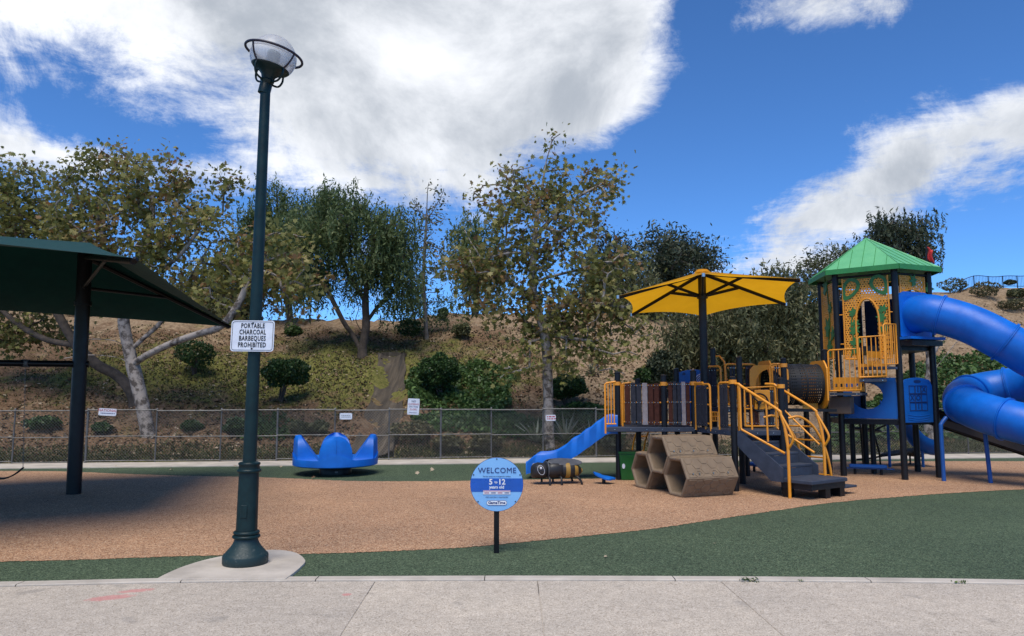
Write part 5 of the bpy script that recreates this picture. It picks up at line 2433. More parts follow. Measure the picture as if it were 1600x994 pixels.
b = MB()
b.tube(tp2, .36, 28, caps=False)
tslide = b.build('tube_slide', 'slide_blue', tw, 60)
solidify(tslide, .012)
for k in (9, 22, 36, 50, 60, 69, 80, 92):
    if k < len(tp2) - 1:
        b = MB()
        d = (tp2[k + 1] - tp2[k - 1]).normalized()
        b.tube([tp2[k] - d * .026, tp2[k] - d * .021, tp2[k] - d * .004, tp2[k], tp2[k] + d * .004, tp2[k] + d * .021, tp2[k] + d * .026], [.359, .398, .398, .386, .398, .398, .359], 28, caps=False)
        b.build('flange', 'slide_blue', tslide, 40)
# square hood at the mouth
b = MB()
c_ = mth + V3(0, 0, 3.18)
outer, inner = [], []
n = 36
for k in range(n):
    a = 2 * math.pi * k / n
    ca, sa = math.cos(a), math.sin(a)
    s_ = min(.50 / max(abs(ca), abs(sa)), .60)
    outer.append(c_ + d3 * (ca * s_) + Z3 * (sa * s_ * .96))
    inner.append(c_ + d3 * (ca * .37) + Z3 * (sa * .37 + .02))
b.ringplate(outer, inner, o3 * .05)
b.build('slide_hood', 'slide_blue', tslide, 30)
b = MB()
b.prism([mth + d3 * -.48 + V3(0, 0, 2.70), mth + d3 * .48 + V3(0, 0, 2.70), mth + d3 * .48 + o3 * .30 + V3(0, 0, 2.70), mth - d3 * .48 + o3 * .30 + V3(0, 0, 2.70)], (0, 0, .05))
b.build('slide_sill', 'slide_blue', tslide)
b = MB()
b.prism([mth + d3 * -.48 + V3(0, 0, 2.58), mth + d3 * .48 + V3(0, 0, 2.58), mth + d3 * .42 + o3 * .28 + V3(0, 0, 2.58), mth - d3 * .42 + o3 * .28 + V3(0, 0, 2.58)], (0, 0, .1))
b.build('sill_support', 'post_dark', tslide)
for base, pts_ in ((G(1475, 752), [(0, 0), (0, .95), (.02, 1.08), (.12, 1.20)]), (G(1548, 755), [(0, 0), (-.05, .98)]), (V3(10.3, 14.2), [(0, 0), (0, 1.7)])):
    b = MB()
    b.tube(smoothpath([base + V3(x, .05 * x, z) for x, z in pts_], 4), .038, 10)
    b.build('slide_leg', 'leg_blue', tslide, 60)

# ---- roller slide going right from the lower room
ra, rb = V3(8.52, 15.35, 1.14), V3(11.3, 14.75, .12)
rd = (rb - ra).normalized()
rs = V3(-rd.y, rd.x).normalized()
rsl = None
for s_ in (-.28, .28):
    b = MB()
    up_ = rs.cross(rd) * -1
    if up_.z < 0:
        up_ = -up_
    c_ = (ra + rb) / 2 + rs * s_
    b.box(c_ + up_ * .06, ((rb - ra).length, .05, .26), rd, rs, bev=.02)
    o = b.build('roller_slide_side', 'post_dark', tw)
    b = MB()
    b.tube([ra + rs * s_ + up_ * .2, rb + rs * s_ + up_ * .2], .045, 10)
    b.build('roller_slide_rim', 'post_black', o, 60)
    b = MB()
    b.box(c_ + up_ * .015 - rs * (.028 if s_ < 0 else -.028), ((rb - ra).length * .98, .012, .13), rd, rs)
    b.build('roller_slide_strip', 'roller_brown', o)
n = 56
for k in range(n):
    q = ra.lerp(rb, (k + .5) / n)
    b = MB()
    b.tube([q - rs * .26 + up_ * .04, q + rs * .26 + up_ * .04], .018, 6)
    b.build('roller', 'galvanised', tw, 60)
b = MB()
q = ra.lerp(rb, .72)
b.tube([V3(q.x, q.y, 0), q], .035, 8)
b.build('roller_slide_leg', 'post_dark', tw, 60)

# ---- open blue chute at the back
b = MB()
cpth = [V3(W(1384, 655, 16.6).x, 16.5, 1.22), V3(W(1400, 665, 16.7).x, 16.7, 1.0), V3(W(1418, 680, 16.8).x, 16.85, .72), V3(W(1437, 700, 16.8).x, 16.9, .44), V3(W(1455, 710, 16.8).x, 16.9, .33), V3(W(1466, 710, 16.8).x, 16.9, .31)]
cp_ = smoothpath(cpth, 5)
rows = []
for q in cp_:
    row = []
    for k in range(13):
        a = math.pi + math.pi * k / 12
        row.append(q + V3(0, .30 * math.cos(a), .30 * math.sin(a) + .28))
    for k in range(12, -1, -1):
        a = math.pi + math.pi * k / 12
        row.append(q + V3(0, .335 * math.cos(a), .335 * math.sin(a) + .28))
    rows.append(row)
b.grid(rows)
ch = b.build('open_chute', 'slide_blue', tw, 50)
for px, zt_ in ((1389, 1.0), (1441, .4)):
    q = W(px, 700, 16.8)
    b = MB()
    b.tube([V3(q.x, q.y, 0), V3(q.x, q.y, zt_)], .032, 8)
    b.build('chute_leg', 'leg_blue', ch, 60)

# ------------------------------------------------------------------ leaf climber behind the tower
LC = V3(W(1362, 720, 17.4).x, 17.4)
lc = thing('leaf_climber', LC, 'black climber with leaf shaped pads on bent stems behind the tower', 'climber')


def leafpad(c_, L, wd, rot, tilt):
    pts = []
    for k in range(24):
        a = 2 * math.pi * k / 24
        x = math.cos(a) * L
        y = math.sin(a) * wd * (1 - .25 * math.cos(a)) * (abs(math.sin(a)) ** .4)
        q = V3(x * math.cos(rot) - y * math.sin(rot), x * math.sin(rot) + y * math.cos(rot), tilt * x + .25 * tilt * y)
        pts.append(c_ + q)
    b = MB()
    b.prism(pts, (0, 0, .05))
    bevel(b.build('leaf_pad', 'rubber_black', lc), .012, 2)


leafpad(LC + V3(-.05, 0, .78), .42, .24, .4, -.12)
leafpad(LC + V3(.62, -.3, .30), .52, .26, -.2, .18)
leafpad(LC + V3(.95, .1, .22), .40, .22, .5, -.2)
for pts_ in ([(-.20, 0, 0), (-.22, 0, .7), (-.25, 0, 1.1), (-.30, .05, 1.45)], [(.2, 0, 0), (.18, 0, .3), (.08, 0, .75)], [(-.35, 0, .12), (.0, 0, .15), (.25, 0, .2), (.6, -.3, .28)], [(.1, 0, .8), (.4, -.1, .95), (.75, -.2, 1.05)], [(.65, -.3, 0), (.65, -.3, .3)], [(.95, .1, 0), (.95, .1, .22)]):
    b = MB()
    b.tube(smoothpath([LC + V3(*q) for q in pts_], 4), .022, 8)
    b.build('stem', 'post_black', lc, 60)
# ------------------------------------------------------------------ vegetation
leafmat('syc_leaf', [(0.0, (0.114, 0.121, 0.034)), (0.35, (0.199, 0.199, 0.054)), (0.62, (0.298, 0.277, 0.088)), (0.80, (0.412, 0.341, 0.142)), (0.90, (0.298, 0.170, 0.071)), (1.0, (0.199, 0.114, 0.050))], 0.42)
leafmat('pepper_leaf', [(0.0, (0.049, 0.075, 0.026)), (0.5, (0.102, 0.142, 0.049)), (0.85, (0.160, 0.203, 0.080)), (1.0, (0.246, 0.261, 0.116))], 0.35)
leafmat('olive_leaf', [(0.0, (0.050, 0.062, 0.028)), (0.5, (0.112, 0.120, 0.053)), (0.85, (0.182, 0.175, 0.081)), (1.0, (0.266, 0.231, 0.112))], 0.3)
leafmat('dark_leaf', [(0.0, (0.027, 0.039, 0.024)), (0.5, (0.057, 0.075, 0.042)), (0.85, (0.105, 0.120, 0.069)), (1.0, (0.165, 0.150, 0.090))], 0.25)
leafmat('shrub_leaf', [(0.0, (0.019, 0.040, 0.016)), (0.5, (0.043, 0.085, 0.025)), (0.85, (0.085, 0.155, 0.043)), (1.0, (0.155, 0.232, 0.070))], 0.25, 0.4)
leafmat('ivy_leaf', [(0.0, (0.026, 0.049, 0.017)), (0.45, (0.065, 0.116, 0.032)), (0.8, (0.123, 0.203, 0.052)), (1.0, (0.217, 0.290, 0.087))], 0.25, 0.45)
leafmat('brush_leaf', [(0.0, (0.065, 0.058, 0.029)), (0.5, (0.130, 0.124, 0.058)), (1.0, (0.247, 0.208, 0.111))], 0.3)
leafmat('dry_leaf', [(0.0, (0.05, 0.03, 0.018)), (0.4, (0.12, 0.075, 0.042)), (0.8, (0.24, 0.16, 0.09)), (1.0, (0.46, 0.37, 0.26))], 0.1, 0.8)
leafmat('grass_blade', [(0.0, (0.03, 0.042, 0.012)), (0.5, (0.07, 0.085, 0.024)), (1.0, (0.16, 0.145, 0.06))], 0.3)
leafmat('agave_leaf', [(0.0, (0.12, 0.14, 0.09)), (1.0, (0.34, 0.36, 0.25))], 0.1)

STAR = np.array([(0, -.42, 0), (.20, -.30, 0), (.50, -.22, 0), (.27, .0, .04), (.46, .26, 0), (.15, .20, .03), (0, .58, 0), (-.15, .20, .03), (-.46, .26, 0), (-.27, .0, .04), (-.50, -.22, 0), (-.20, -.30, 0)], dtype=np.float32)
LANCE = np.array([(0, -.5, 0), (.16, 0, .03), (0, .5, 0), (-.16, 0, .03)], dtype=np.float32)
OVAL = np.array([(0, -.5, 0), (.26, -.2, .04), (.26, .2, .04), (0, .5, 0), (-.26, .2, .04), (-.26, -.2, .04)], dtype=np.float32)


def rotmats(n, rg, up=0.0, hang=0.0):
    """random frames; up: how strongly leaf normals turn skyward; hang: leaf axis turned downward"""
    nrm = rg.normal(size=(n, 3))
    nrm[:, 2] = nrm[:, 2] + up * np.sign(rg.random(n) - .08)
    nrm /= np.linalg.norm(nrm, axis=1)[:, None]
    ax = rg.normal(size=(n, 3))
    ax[:, 2] -= hang
    ax -= nrm * np.sum(ax * nrm, 1)[:, None]
    ax /= np.linalg.norm(ax, axis=1)[:, None] + 1e-9
    bx = np.cross(ax, nrm)
    return np.stack([bx, ax, nrm], axis=1)        # rows: x, y, z axes


def leaves(name, pos, size, template, material, parent, rg, up=0.6, hang=0.0, rndbase=None, kind='stuff', squash=1.0):
    n = len(pos)
    M = rotmats(n, rg, up, hang)
    s = size * rg.uniform(.45, 1.45, n)
    T = template[None, :, :] * s[:, None, None]
    if squash != 1.0:
        T = T * np.array([squash, 1, 1], dtype=np.float32)
    v = np.einsum('nki,nij->nkj', T, M) + pos[:, None, :]
    rnd = rg.random(n) if rndbase is None else np.clip(rndbase + rg.normal(0, .16, n), 0, 1)
    return mesh_arrays(name, v.reshape(-1, 3), template.shape[0], material, parent, rnd, kind)


def px_ell(px, py, rx, ry, Y, ryd=None):
    """crown lobe seen at a pixel: centre, radii in metres"""
    c = W(px, py, Y)
    k = Y / FPX
    return (np.array(c), np.array((rx * k, (ryd if ryd else (rx + ry) / 2 * k), ry * k)))


def sample_lobes(lobes, n, rg, shell=0.55):
    vol = np.array([np.prod(r) ** .8 for _, r in lobes])
    idx = rg.choice(len(lobes), n, p=vol / vol.sum())
    d = rg.normal(size=(n, 3))
    d /= np.linalg.norm(d, axis=1)[:, None]
    rad = rg.random(n) ** (1 / 3)
    rad = np.where(rg.random(n) < shell, .75 + .3 * rg.random(n), rad)
    C = np.array([lobes[i][0] for i in idx])
    Rr = np.array([lobes[i][1] for i in idx])
    return C + d * rad[:, None] * Rr


def grow(limbs, tips, rg, step=0.28, droop=0.0, lift=0.3):
    """limbs: explicit polylines (first is the trunk); each tip is joined to the nearest wood"""
    pos, par, chains = [], [], []

    def add_chain(start, pts):
        ids = [start]
        for q in pts:
            pos.append(np.array(q, dtype=float))
            par.append(ids[-1])
            ids.append(len(pos) - 1)
        chains.append(ids)

    for li, limb in enumerate(limbs):
        pts = [np.array(q) for q in smoothpath(limb, 5)]
        if li == 0:
            pos.append(pts[0])
            par.append(-1)
            add_chain(0, pts[1:])
        else:
            P = np.array(pos)
            j = int(np.argmin(np.linalg.norm(P - pts[0], axis=1)))
            add_chain(j, pts[1:])
    nl = len(chains)
    P = np.array(pos)
    order = np.argsort([np.min(np.linalg.norm(P - t, axis=1)) for t in tips])
    for ti in order:
        t = tips[ti]
        P = np.array(pos)
        dd = P - t
        dist = np.linalg.norm(dd, axis=1)
        cost = dist + np.maximum(0, dd[:, 2]) * 0.5
        cost[:6] += 3
        j = int(np.argmin(cost))
        L = dist[j]
        n = max(2, int(L / step))
        a = P[j]
        mid_off = rg.normal(0, .10, 3) * L
        mid_off[2] += lift * .25 * L
        pts = []
        for k in range(1, n + 1):
            u = k / n
            q = a + (t - a) * u + mid_off * (4 * u * (1 - u)) * .6 + rg.normal(0, .025, 3)
            pts.append(q)
        add_chain(j, pts)
    return np.array(pos), np.array(par), chains, nl


def wood(pos, par, chains, nl, r_base, r_tip, expo=.46):
    n = len(pos)
    load = np.zeros(n)
    for ch in chains[nl:]:
        load[ch[-1]] += 1
    for i in range(n - 1, 0, -1):
        if par[i] >= 0:
            load[par[i]] += load[i]
    load = np.maximum(load, .6)
    r = r_tip * load ** expo
    k = r_base / r[0]
    # blend: tips keep r_tip, the base reaches r_base
    t = np.log(load) / math.log(max(load[0], 2))
    t = np.clip(t, 0, 1)
    r = r * (1 + (k - 1) * t)
    return r


def make_tree(name, label, limbs, lobes, ntips, bark, leaf, kind='syc', leaves_per=50, lsize=.15, r_base=.16, r_tip=.010, seed=1, spread=.28, shell=.55, base_extra=None, group=None, lift=.3, twigs=True, expo=.46, cat='tree', up=.6):
    rg = np.random.default_rng(seed)
    base = Vector(limbs[0][0])
    t = thing(name, base, label, cat, group)
    tips = sample_lobes(lobes, ntips, rg, shell)
    pos, par, chains, nl = grow(limbs, tips, rg, lift=lift)
    rad = wood(pos, par, chains, nl, r_base, r_tip, expo)
    b = MB()
    for ci, ch in enumerate(chains[:nl]):
        pts = [Vector(pos[i]) for i in ch]
        rr = [rad[i] for i in ch]
        if ci > 0:
            rr[0] = min(rr[0], rr[1] * 1.35)
        else:
            rr[0] *= 1.32
            rr[1] *= 1.08
            pts[0] = pts[0] - Vector((0, 0, .25))
        b.tube(pts, rr, 12)
    b.build('trunk', bark, t, 70)
    b = MB()
    for ch in chains[nl:]:
        pts = [Vector(pos[i]) for i in ch]
        rr = [rad[i] for i in ch]
        rr[0] = min(rr[0], rr[1] * 1.2)
        b.tube(pts, rr, 5, caps=False)
    o = b.build('branches', bark, t, 70)
    o['kind'] = 'stuff'
    # foliage
    ends = [ch[-1] for ch in chains[nl:]]
    if kind == 'pepper':
        P = []
        RB = []
        for ch in chains[nl:]:
            e = pos[ch[-1]]
            clump = rg.uniform(.15, .75)
            for s in range(leaves_per):
                src = e if rg.random() < .65 or len(ch) < 3 else pos[ch[-2]]
                st = src + rg.normal(0, spread, 3) * np.array([1, 1, .6])
                L = rg.uniform(.35, 1.15)
                m_ = int(L / .075)
                sway = rg.normal(0, .10, 2)
                for k in range(m_):
                    u = k / m_
                    P.append((st[0] + sway[0] * u + rg.normal(0, .035), st[1] + sway[1] * u + rg.normal(0, .035), st[2] - L * u + .1))
                    RB.append(clump + .1 * (1 - u))
        P = np.array(P)
        leaves('crown', P, lsize, LANCE, leaf, t, rg, up=.1, hang=1.6, rndbase=np.array(RB))
    else:
        P, RB = [], []
        for ch in chains[nl:]:
            clump = rg.uniform(.05, .92)
            m_ = max(3, int(leaves_per * rg.uniform(.5, 1.4)))
            src = np.array([pos[i] for i in ch[max(1, len(ch) - 4):]])
            pick = src[rg.integers(0, len(src), m_)]
            q = pick + rg.normal(0, spread, (m_, 3))
            q[:, 2] -= .06
            P.append(q)
            RB.append(np.full(m_, clump))
        P = np.concatenate(P)
        RB = np.concatenate(RB)
        tmpl = STAR if kind == 'syc' else (OVAL if kind == 'oval' else LANCE)
        leaves('crown', P, lsize, tmpl, leaf, t, rg, up=up, hang=.5, rndbase=RB)
    return t


def limb_px(pts, Y=None):
    """polyline through (px, py, Y)"""
    return [W(a, b_, c_) for a, b_, c_ in pts]


# 1 big sycamore left, behind the fence
D1 = 19.6
b1_ = W(238, 712, D1)
b1_.z = hz(b1_.x, b1_.y)
make_tree('sycamore_tree', 'pale barked spreading sycamore between the swing shade and the lamp post', [
    [b1_] + limb_px([(234, 690, D1), (226, 650, D1), (215, 600, D1), (206, 565, D1), (200, 540, D1), (193, 500, D1), (196, 460, 19.8), (215, 410, 20), (235, 360, 20.2), (240, 300, 20.2)]),
    limb_px([(208, 570, D1), (228, 556, 19.3), (270, 536, 19.0), (310, 522, 18.8), (345, 510, 18.6), (372, 475, 18.6), (388, 440, 18.7)]),
    limb_px([(203, 548, D1), (225, 528, 19.7), (250, 505, 19.8), (275, 470, 20), (300, 430, 20), (330, 380, 20.1)]),
    limb_px([(210, 575, D1), (190, 561, 19.4), (165, 556, 19.2), (135, 555, 19.0), (100, 560, 18.9)]),
    limb_px([(203, 545, D1), (180, 533, 19.7), (150, 530, 19.8), (120, 532, 20)]),
    limb_px([(195, 500, D1), (170, 450, 19.5), (140, 400, 19.4), (120, 350, 19.5)]),
    limb_px([(197, 460, 19.8), (240, 430, 19.5), (280, 400, 19.4), (310, 360, 19.4)]),
], [px_ell(150, 285, 60, 55, 19.8), px_ell(235, 295, 85, 55, 20.0), px_ell(320, 300, 55, 45, 20.1), px_ell(200, 350, 130, 60, 19.9), px_ell(120, 380, 60, 60, 19.6), px_ell(300, 390, 85, 65, 19.6),
    px_ell(400, 400, 60, 50, 19.2), px_ell(450, 395, 50, 45, 19.0), px_ell(440, 445, 60, 40, 18.9), px_ell(470, 420, 42, 38, 18.9), px_ell(350, 450, 60, 45, 19.0), px_ell(230, 440, 70, 40, 19.5), px_ell(170, 250, 45, 22, 19.8), px_ell(455, 480, 40, 28, 18.9)],
    310, 'bark_pale', 'syc_leaf', 'syc', 38, .132, .175, .013, 11, .21, group='sycamores')

# 0 second sycamore, further left and uphill
b0_ = H(213, 632)
make_tree('sycamore_tree', 'leaning brownish sycamore at the left edge above the swing shade', [
    [b0_] + [W(200, 605, b0_.y), W(180, 585, b0_.y), W(152, 570, b0_.y - .1), W(120, 540, b0_.y - .2), W(90, 490, b0_.y - .3), W(60, 430, b0_.y - .3), W(40, 370, b0_.y - .3), W(25, 310, b0_.y)],
    [W(120, 540, b0_.y - .2), W(70, 530, b0_.y), W(20, 500, b0_.y + .2), W(-40, 440, b0_.y + .2)],
], [px_ell(25, 290, 45, 35, b0_.y), px_ell(10, 340, 75, 50, b0_.y), px_ell(-60, 350, 70, 70, b0_.y), px_ell(60, 380, 60, 50, b0_.y), px_ell(60, 520, 60, 28, b0_.y + 1), px_ell(0, 505, 60, 30, b0_.y + 1), px_ell(85, 450, 60, 40, b0_.y)],
    170, 'bark_brown', 'syc_leaf', 'syc', 66, .128, .15, .0085, 12, .26, group='sycamores')

# 2 pepper tree on the slope
b2_ = H(566, 557)
y2 = b2_.y
make_tree('pepper_tree', 'weeping green pepper tree with forked trunks in the middle of the slope', [
    [b2_] + limb_px([(567, 540, y2), (572, 510, y2), (571, 470, y2), (575, 430, y2), (585, 380, y2), (575, 330, y2)]),
    limb_px([(564, 548, y2), (552, 525, y2), (538, 505, y2 - .2), (520, 470, y2 - .3), (500, 430, y2 - .4), (480, 390, y2 - .3)]),
    limb_px([(572, 505, y2), (590, 480, y2 + .2), (615, 455, y2 + .3), (640, 430, y2 + .2)]),
    limb_px([(571, 470, y2), (545, 430, y2 + .4), (530, 380, y2 + .5), (530, 330, y2 + .4)]),
    limb_px([(566, 520, y2), (556, 500, y2), (560, 480, y2 - .2), (548, 450, y2 - .3)]),
], [px_ell(535, 310, 35, 28, y2), px_ell(590, 335, 45, 35, y2), px_ell(560, 375, 85, 55, y2), px_ell(500, 385, 70, 55, y2), px_ell(615, 385, 45, 55, y2), px_ell(490, 345, 45, 35, y2), px_ell(620, 440, 35, 45, y2), px_ell(540, 430, 60, 30, y2), px_ell(480, 440, 45, 35, y2), px_ell(625, 350, 25, 35, y2)],
    320, 'bark_brown', 'pepper_leaf', 'pepper', 11, .16, .17, .009, 21, .26, shell=.5, group='pepper trees')
# tall dark pepper rising behind the lamp
b2b = H(470, 528)
yb = b2b.y + 2.0
b2b = Vector((W(455, 520, yb).x, yb, hz(W(455, 520, yb).x, yb)))
make_tree('pepper_tree', 'tall dark pepper tree behind the lamp post, left of the forked one', [
    [b2b] + limb_px([(452, 490, yb), (448, 440, yb), (442, 390, yb), (435, 340, yb), (432, 290, yb)]),
    limb_px([(448, 430, yb), (480, 390, yb), (500, 350, yb)]),
], [px_ell(432, 295, 22, 28, yb), px_ell(430, 345, 45, 40, yb), px_ell(465, 340, 40, 30, yb), px_ell(445, 400, 60, 45, yb), px_ell(400, 380, 40, 60, yb), px_ell(500, 330, 25, 30, yb)],
    190, 'bark_brown', 'pepper_leaf', 'pepper', 12, .18, .15, .009, 22, .28, group='pepper trees')

# 3 slender bare tree
b3_ = H(667, 531)
y3 = b3_.y
make_tree('slender_tree', 'thin nearly bare tree standing alone on the crest of the slope', [
    [b3_] + limb_px([(665, 500, y3), (662, 450, y3), (663, 400, y3), (666, 350, y3), (668, 300, y3), (670, 285, y3)]),
], [px_ell(672, 315, 30, 30, y3), px_ell(668, 360, 38, 40, y3), px_ell(655, 440, 42, 28, y3), px_ell(670, 405, 35, 30, y3)],
    150, 'bark_gray', 'olive_leaf', 'oval', 7, .12, .075, .010, 31, .14, lift=.5, shell=.75)
make_tree('slender_tree', 'low wispy green sapling drooping beside the thin bare tree', [
    [b3_ + Vector((-.55, .3, .05))] + limb_px([(648, 500, y3 + .4), (642, 470, y3 + .4), (640, 450, y3 + .4)]),
], [px_ell(640, 470, 25, 25, y3 + .4), px_ell(690, 480, 28, 22, y3 + .4)],
    26, 'bark_gray', 'pepper_leaf', 'pepper', 9, .15, .05, .008, 33, .2)

# 4 centre sycamore
D4 = 19.9
b4_ = W(859, 706, D4)
b4_.z = hz(b4_.x, b4_.y)
make_tree('sycamore_tree', 'tall single trunk sycamore in the centre behind the fence', [
    [b4_] + limb_px([(858, 680, D4), (857, 640, D4), (856, 600, D4), (855, 560, D4), (852, 530, D4), (845, 500, D4), (836, 470, D4), (832, 430, D4), (834, 390, D4), (838, 350, D4), (845, 310, D4), (852, 260, D4), (862, 222, D4)]),
    limb_px([(855, 522, D4), (880, 527, 19.6), (920, 532, 19.4), (965, 532, 19.2)]),
    limb_px([(847, 505, D4), (870, 482, 19.7), (900, 474, 19.5), (945, 476, 19.4), (975, 480, 19.4)]),
    limb_px([(840, 480, D4), (815, 455, 20), (785, 430, 20.1), (750, 420, 20.1), (720, 415, 20)]),
    limb_px([(850, 520, D4), (825, 505, 20.1), (800, 480, 20.2), (770, 460, 20.3)]),
    limb_px([(834, 400, D4), (810, 395, 19.6), (780, 398, 19.4), (760, 405, 19.3)]),
    limb_px([(836, 370, D4), (870, 335, 19.8), (900, 310, 19.7), (935, 290, 19.6)]),
    limb_px([(836, 440, D4), (870, 430, 19.5), (910, 420, 19.3), (940, 410, 19.3)]),
    limb_px([(840, 340, D4), (815, 310, 20.1), (785, 290, 20.2), (755, 290, 20.2)]),
], [px_ell(865, 225, 22, 22, D4), px_ell(850, 280, 55, 35, D4), px_ell(930, 290, 45, 45, D4), px_ell(775, 295, 45, 35, D4), px_ell(850, 340, 95, 45, D4), px_ell(740, 400, 55, 45, D4), px_ell(720, 435, 38, 35, D4), px_ell(800, 410, 70, 45, D4), px_ell(890, 410, 70, 50, D4),
    px_ell(960, 420, 45, 40, D4), px_ell(770, 470, 55, 35, D4), px_ell(930, 500, 60, 50, 19.6), px_ell(870, 490, 70, 45, D4), px_ell(960, 560, 38, 30, 19.4), px_ell(800, 560, 35, 45, 19.6), px_ell(990, 505, 35, 40, 19.5), px_ell(905, 565, 35, 30, 19.5)],
    380, 'bark_pale', 'syc_leaf', 'syc', 28, .132, .135, .013, 41, .21, group='sycamores', expo=.44)

# trees beyond the crest
def crest_tree(name, label, px, top, Y, lobes_px, bark, leaf, kind, ntips, lp, ls, rb, seed, spread=.3, group=None, lean=0, **kw):
    x = W(px, 500, Y).x
    z0 = hz(x, Y)
    base = Vector((x, Y, z0))
    topv = W(px + lean, top, Y)
    limb = [base] + [base.lerp(topv, t_) + Vector((.12 * math.sin(t_ * 7 + seed), .1 * math.cos(t_ * 5), 0)) for t_ in (.25, .5, .75, 1)]
    return make_tree(name, label, [limb], [px_ell(a, b_, c_, d_, Y) for a, b_, c_, d_ in lobes_px], ntips, bark, leaf, kind, lp, ls, rb, .010, seed, spread, group=group, **kw)


crest_tree('pepper_tree', 'dull green pepper tree showing behind the centre sycamore on its left', 742, 360, 33, [(742, 360, 32, 22), (735, 400, 45, 40), (760, 440, 40, 40)], 'bark_brown', 'pepper_leaf', 'pepper', 70, 12, .2, .15, 51, .3, 'pepper trees')
crest_tree('eucalyptus_tree', 'dark eucalyptus showing behind the centre sycamore on its right', 950, 400, 34, [(945, 395, 30, 28), (975, 420, 35, 40), (930, 440, 40, 35)], 'bark_gray', 'dark_leaf', 'lance', 90, 60, .24, .15, 52, .35, 'eucalypts')
crest_tree('eucalyptus_tree', 'round topped dark eucalyptus above the left side of the yellow umbrella', 1062, 385, 36, [(1045, 385, 38, 26), (1085, 395, 38, 24), (1060, 415, 55, 30), (1105, 412, 18, 16), (1030, 440, 30, 30)], 'bark_gray', 'dark_leaf', 'lance', 130, 70, .24, .2, 53, .34, 'eucalypts')
crest_tree('eucalyptus_tree', 'loose grey green tree just left of the tower roof', 1285, 420, 33, [(1285, 408, 24, 18), (1265, 430, 32, 26), (1245, 445, 30, 24), (1290, 440, 20, 25)], 'bark_gray', 'olive_leaf', 'lance', 70, 45, .2, .13, 54, .3, 'eucalypts')
crest_tree('eucalyptus_tree', 'tall tree top rising above the green tower roof', 1405, 362, 38, [(1378, 352, 22, 16), (1420, 352, 30, 20), (1405, 378, 45, 28), (1440, 385, 16, 30), (1335, 392, 20, 10)], 'bark_gray', 'dark_leaf', 'pepper', 80, 11, .24, .2, 55, .42, 'eucalypts')

crest_tree('pepper_tree', 'brownish crest tree seen through the left sycamore just left of the lamp post', 330, 430, 31.5, [(330, 430, 50, 35), (290, 460, 45, 35), (370, 470, 45, 30), (335, 490, 60, 22)], 'bark_brown', 'olive_leaf', 'pepper', 110, 11, .2, .16, 56, .3, 'pepper trees')
crest_tree('pepper_tree', 'olive crest tree seen between the swing shade post and the left sycamore trunk', 170, 430, 31.5, [(170, 430, 55, 35), (110, 450, 55, 40), (200, 480, 50, 30), (120, 495, 55, 25)], 'bark_brown', 'olive_leaf', 'pepper', 110, 11, .2, .16, 57, .3, 'pepper trees')
crest_tree('pepper_tree', 'dark olive tree on the crest at the left picture edge under the shade', 30, 440, 31.0, [(30, 450, 60, 45), (-30, 470, 60, 45), (60, 500, 50, 25)], 'bark_brown', 'olive_leaf', 'pepper', 90, 11, .2, .16, 58, .3, 'pepper trees')
crest_tree('pepper_tree', 'olive crest tree filling the gap between the centre sycamore and the yellow umbrella', 990, 440, 32.5, [(985, 450, 40, 35), (1010, 480, 40, 25), (950, 480, 45, 25), (1040, 485, 30, 20)], 'bark_brown', 'olive_leaf', 'pepper', 110, 11, .2, .16, 59, .3, 'pepper trees')

# big weeping pepper behind the low deck
y7 = 24.5
x7 = W(1190, 560, y7).x
b7_ = Vector((x7, y7, hz(x7, y7)))
make_tree('pepper_tree', 'broad dense weeping pepper tree filling the slope under the yellow umbrella', [
    [b7_] + limb_px([(1192, 590, y7), (1196, 565, y7), (1205, 540, y7), (1215, 500, y7), (1225, 460, y7)]),
    limb_px([(1194, 575, y7), (1175, 550, y7 - .2), (1145, 525, y7 - .3), (1110, 510, y7 - .3)]),
    limb_px([(1196, 565, y7), (1170, 520, y7), (1150, 480, y7)]),
    limb_px([(1205, 540, y7), (1240, 510, y7), (1265, 480, y7)]),
], [px_ell(1100, 520, 55, 40, y7), px_ell(1150, 490, 65, 40, y7), px_ell(1200, 470, 60, 40, y7), px_ell(1250, 470, 40, 40, y7), px_ell(1180, 530, 90, 40, y7 - .4), px_ell(1240, 530, 45, 50, y7), px_ell(1120, 550, 60, 25, y7 - .6), px_ell(1220, 430, 30, 20, y7), px_ell(1060, 540, 25, 30, y7)],
    330, 'bark_brown', 'olive_leaf', 'pepper', 13, .17, .2, .010, 61, .3, group='pepper trees')
# dead grey limbs right of the tower
yd = 21.5
xd = W(1450, 640, yd).x
bd_ = Vector((xd, yd, hz(xd, yd)))
make_tree('bare_tree', 'bare grey forked tree behind the tower legs', [
    [bd_] + limb_px([(1450, 610, yd), (1455, 580, yd), (1452, 555, yd), (1450, 520, yd)]),
    limb_px([(1455, 585, yd), (1470, 565, yd), (1490, 540, yd), (1500, 530, yd)]),
    limb_px([(1453, 565, yd), (1462, 545, yd), (1475, 527, yd)]),
], [px_ell(1470, 515, 40, 25, yd), px_ell(1440, 500, 30, 30, yd)], 24, 'bark_pale', 'olive_leaf', 'oval', 5, .12, .13, .010, 62, .1)


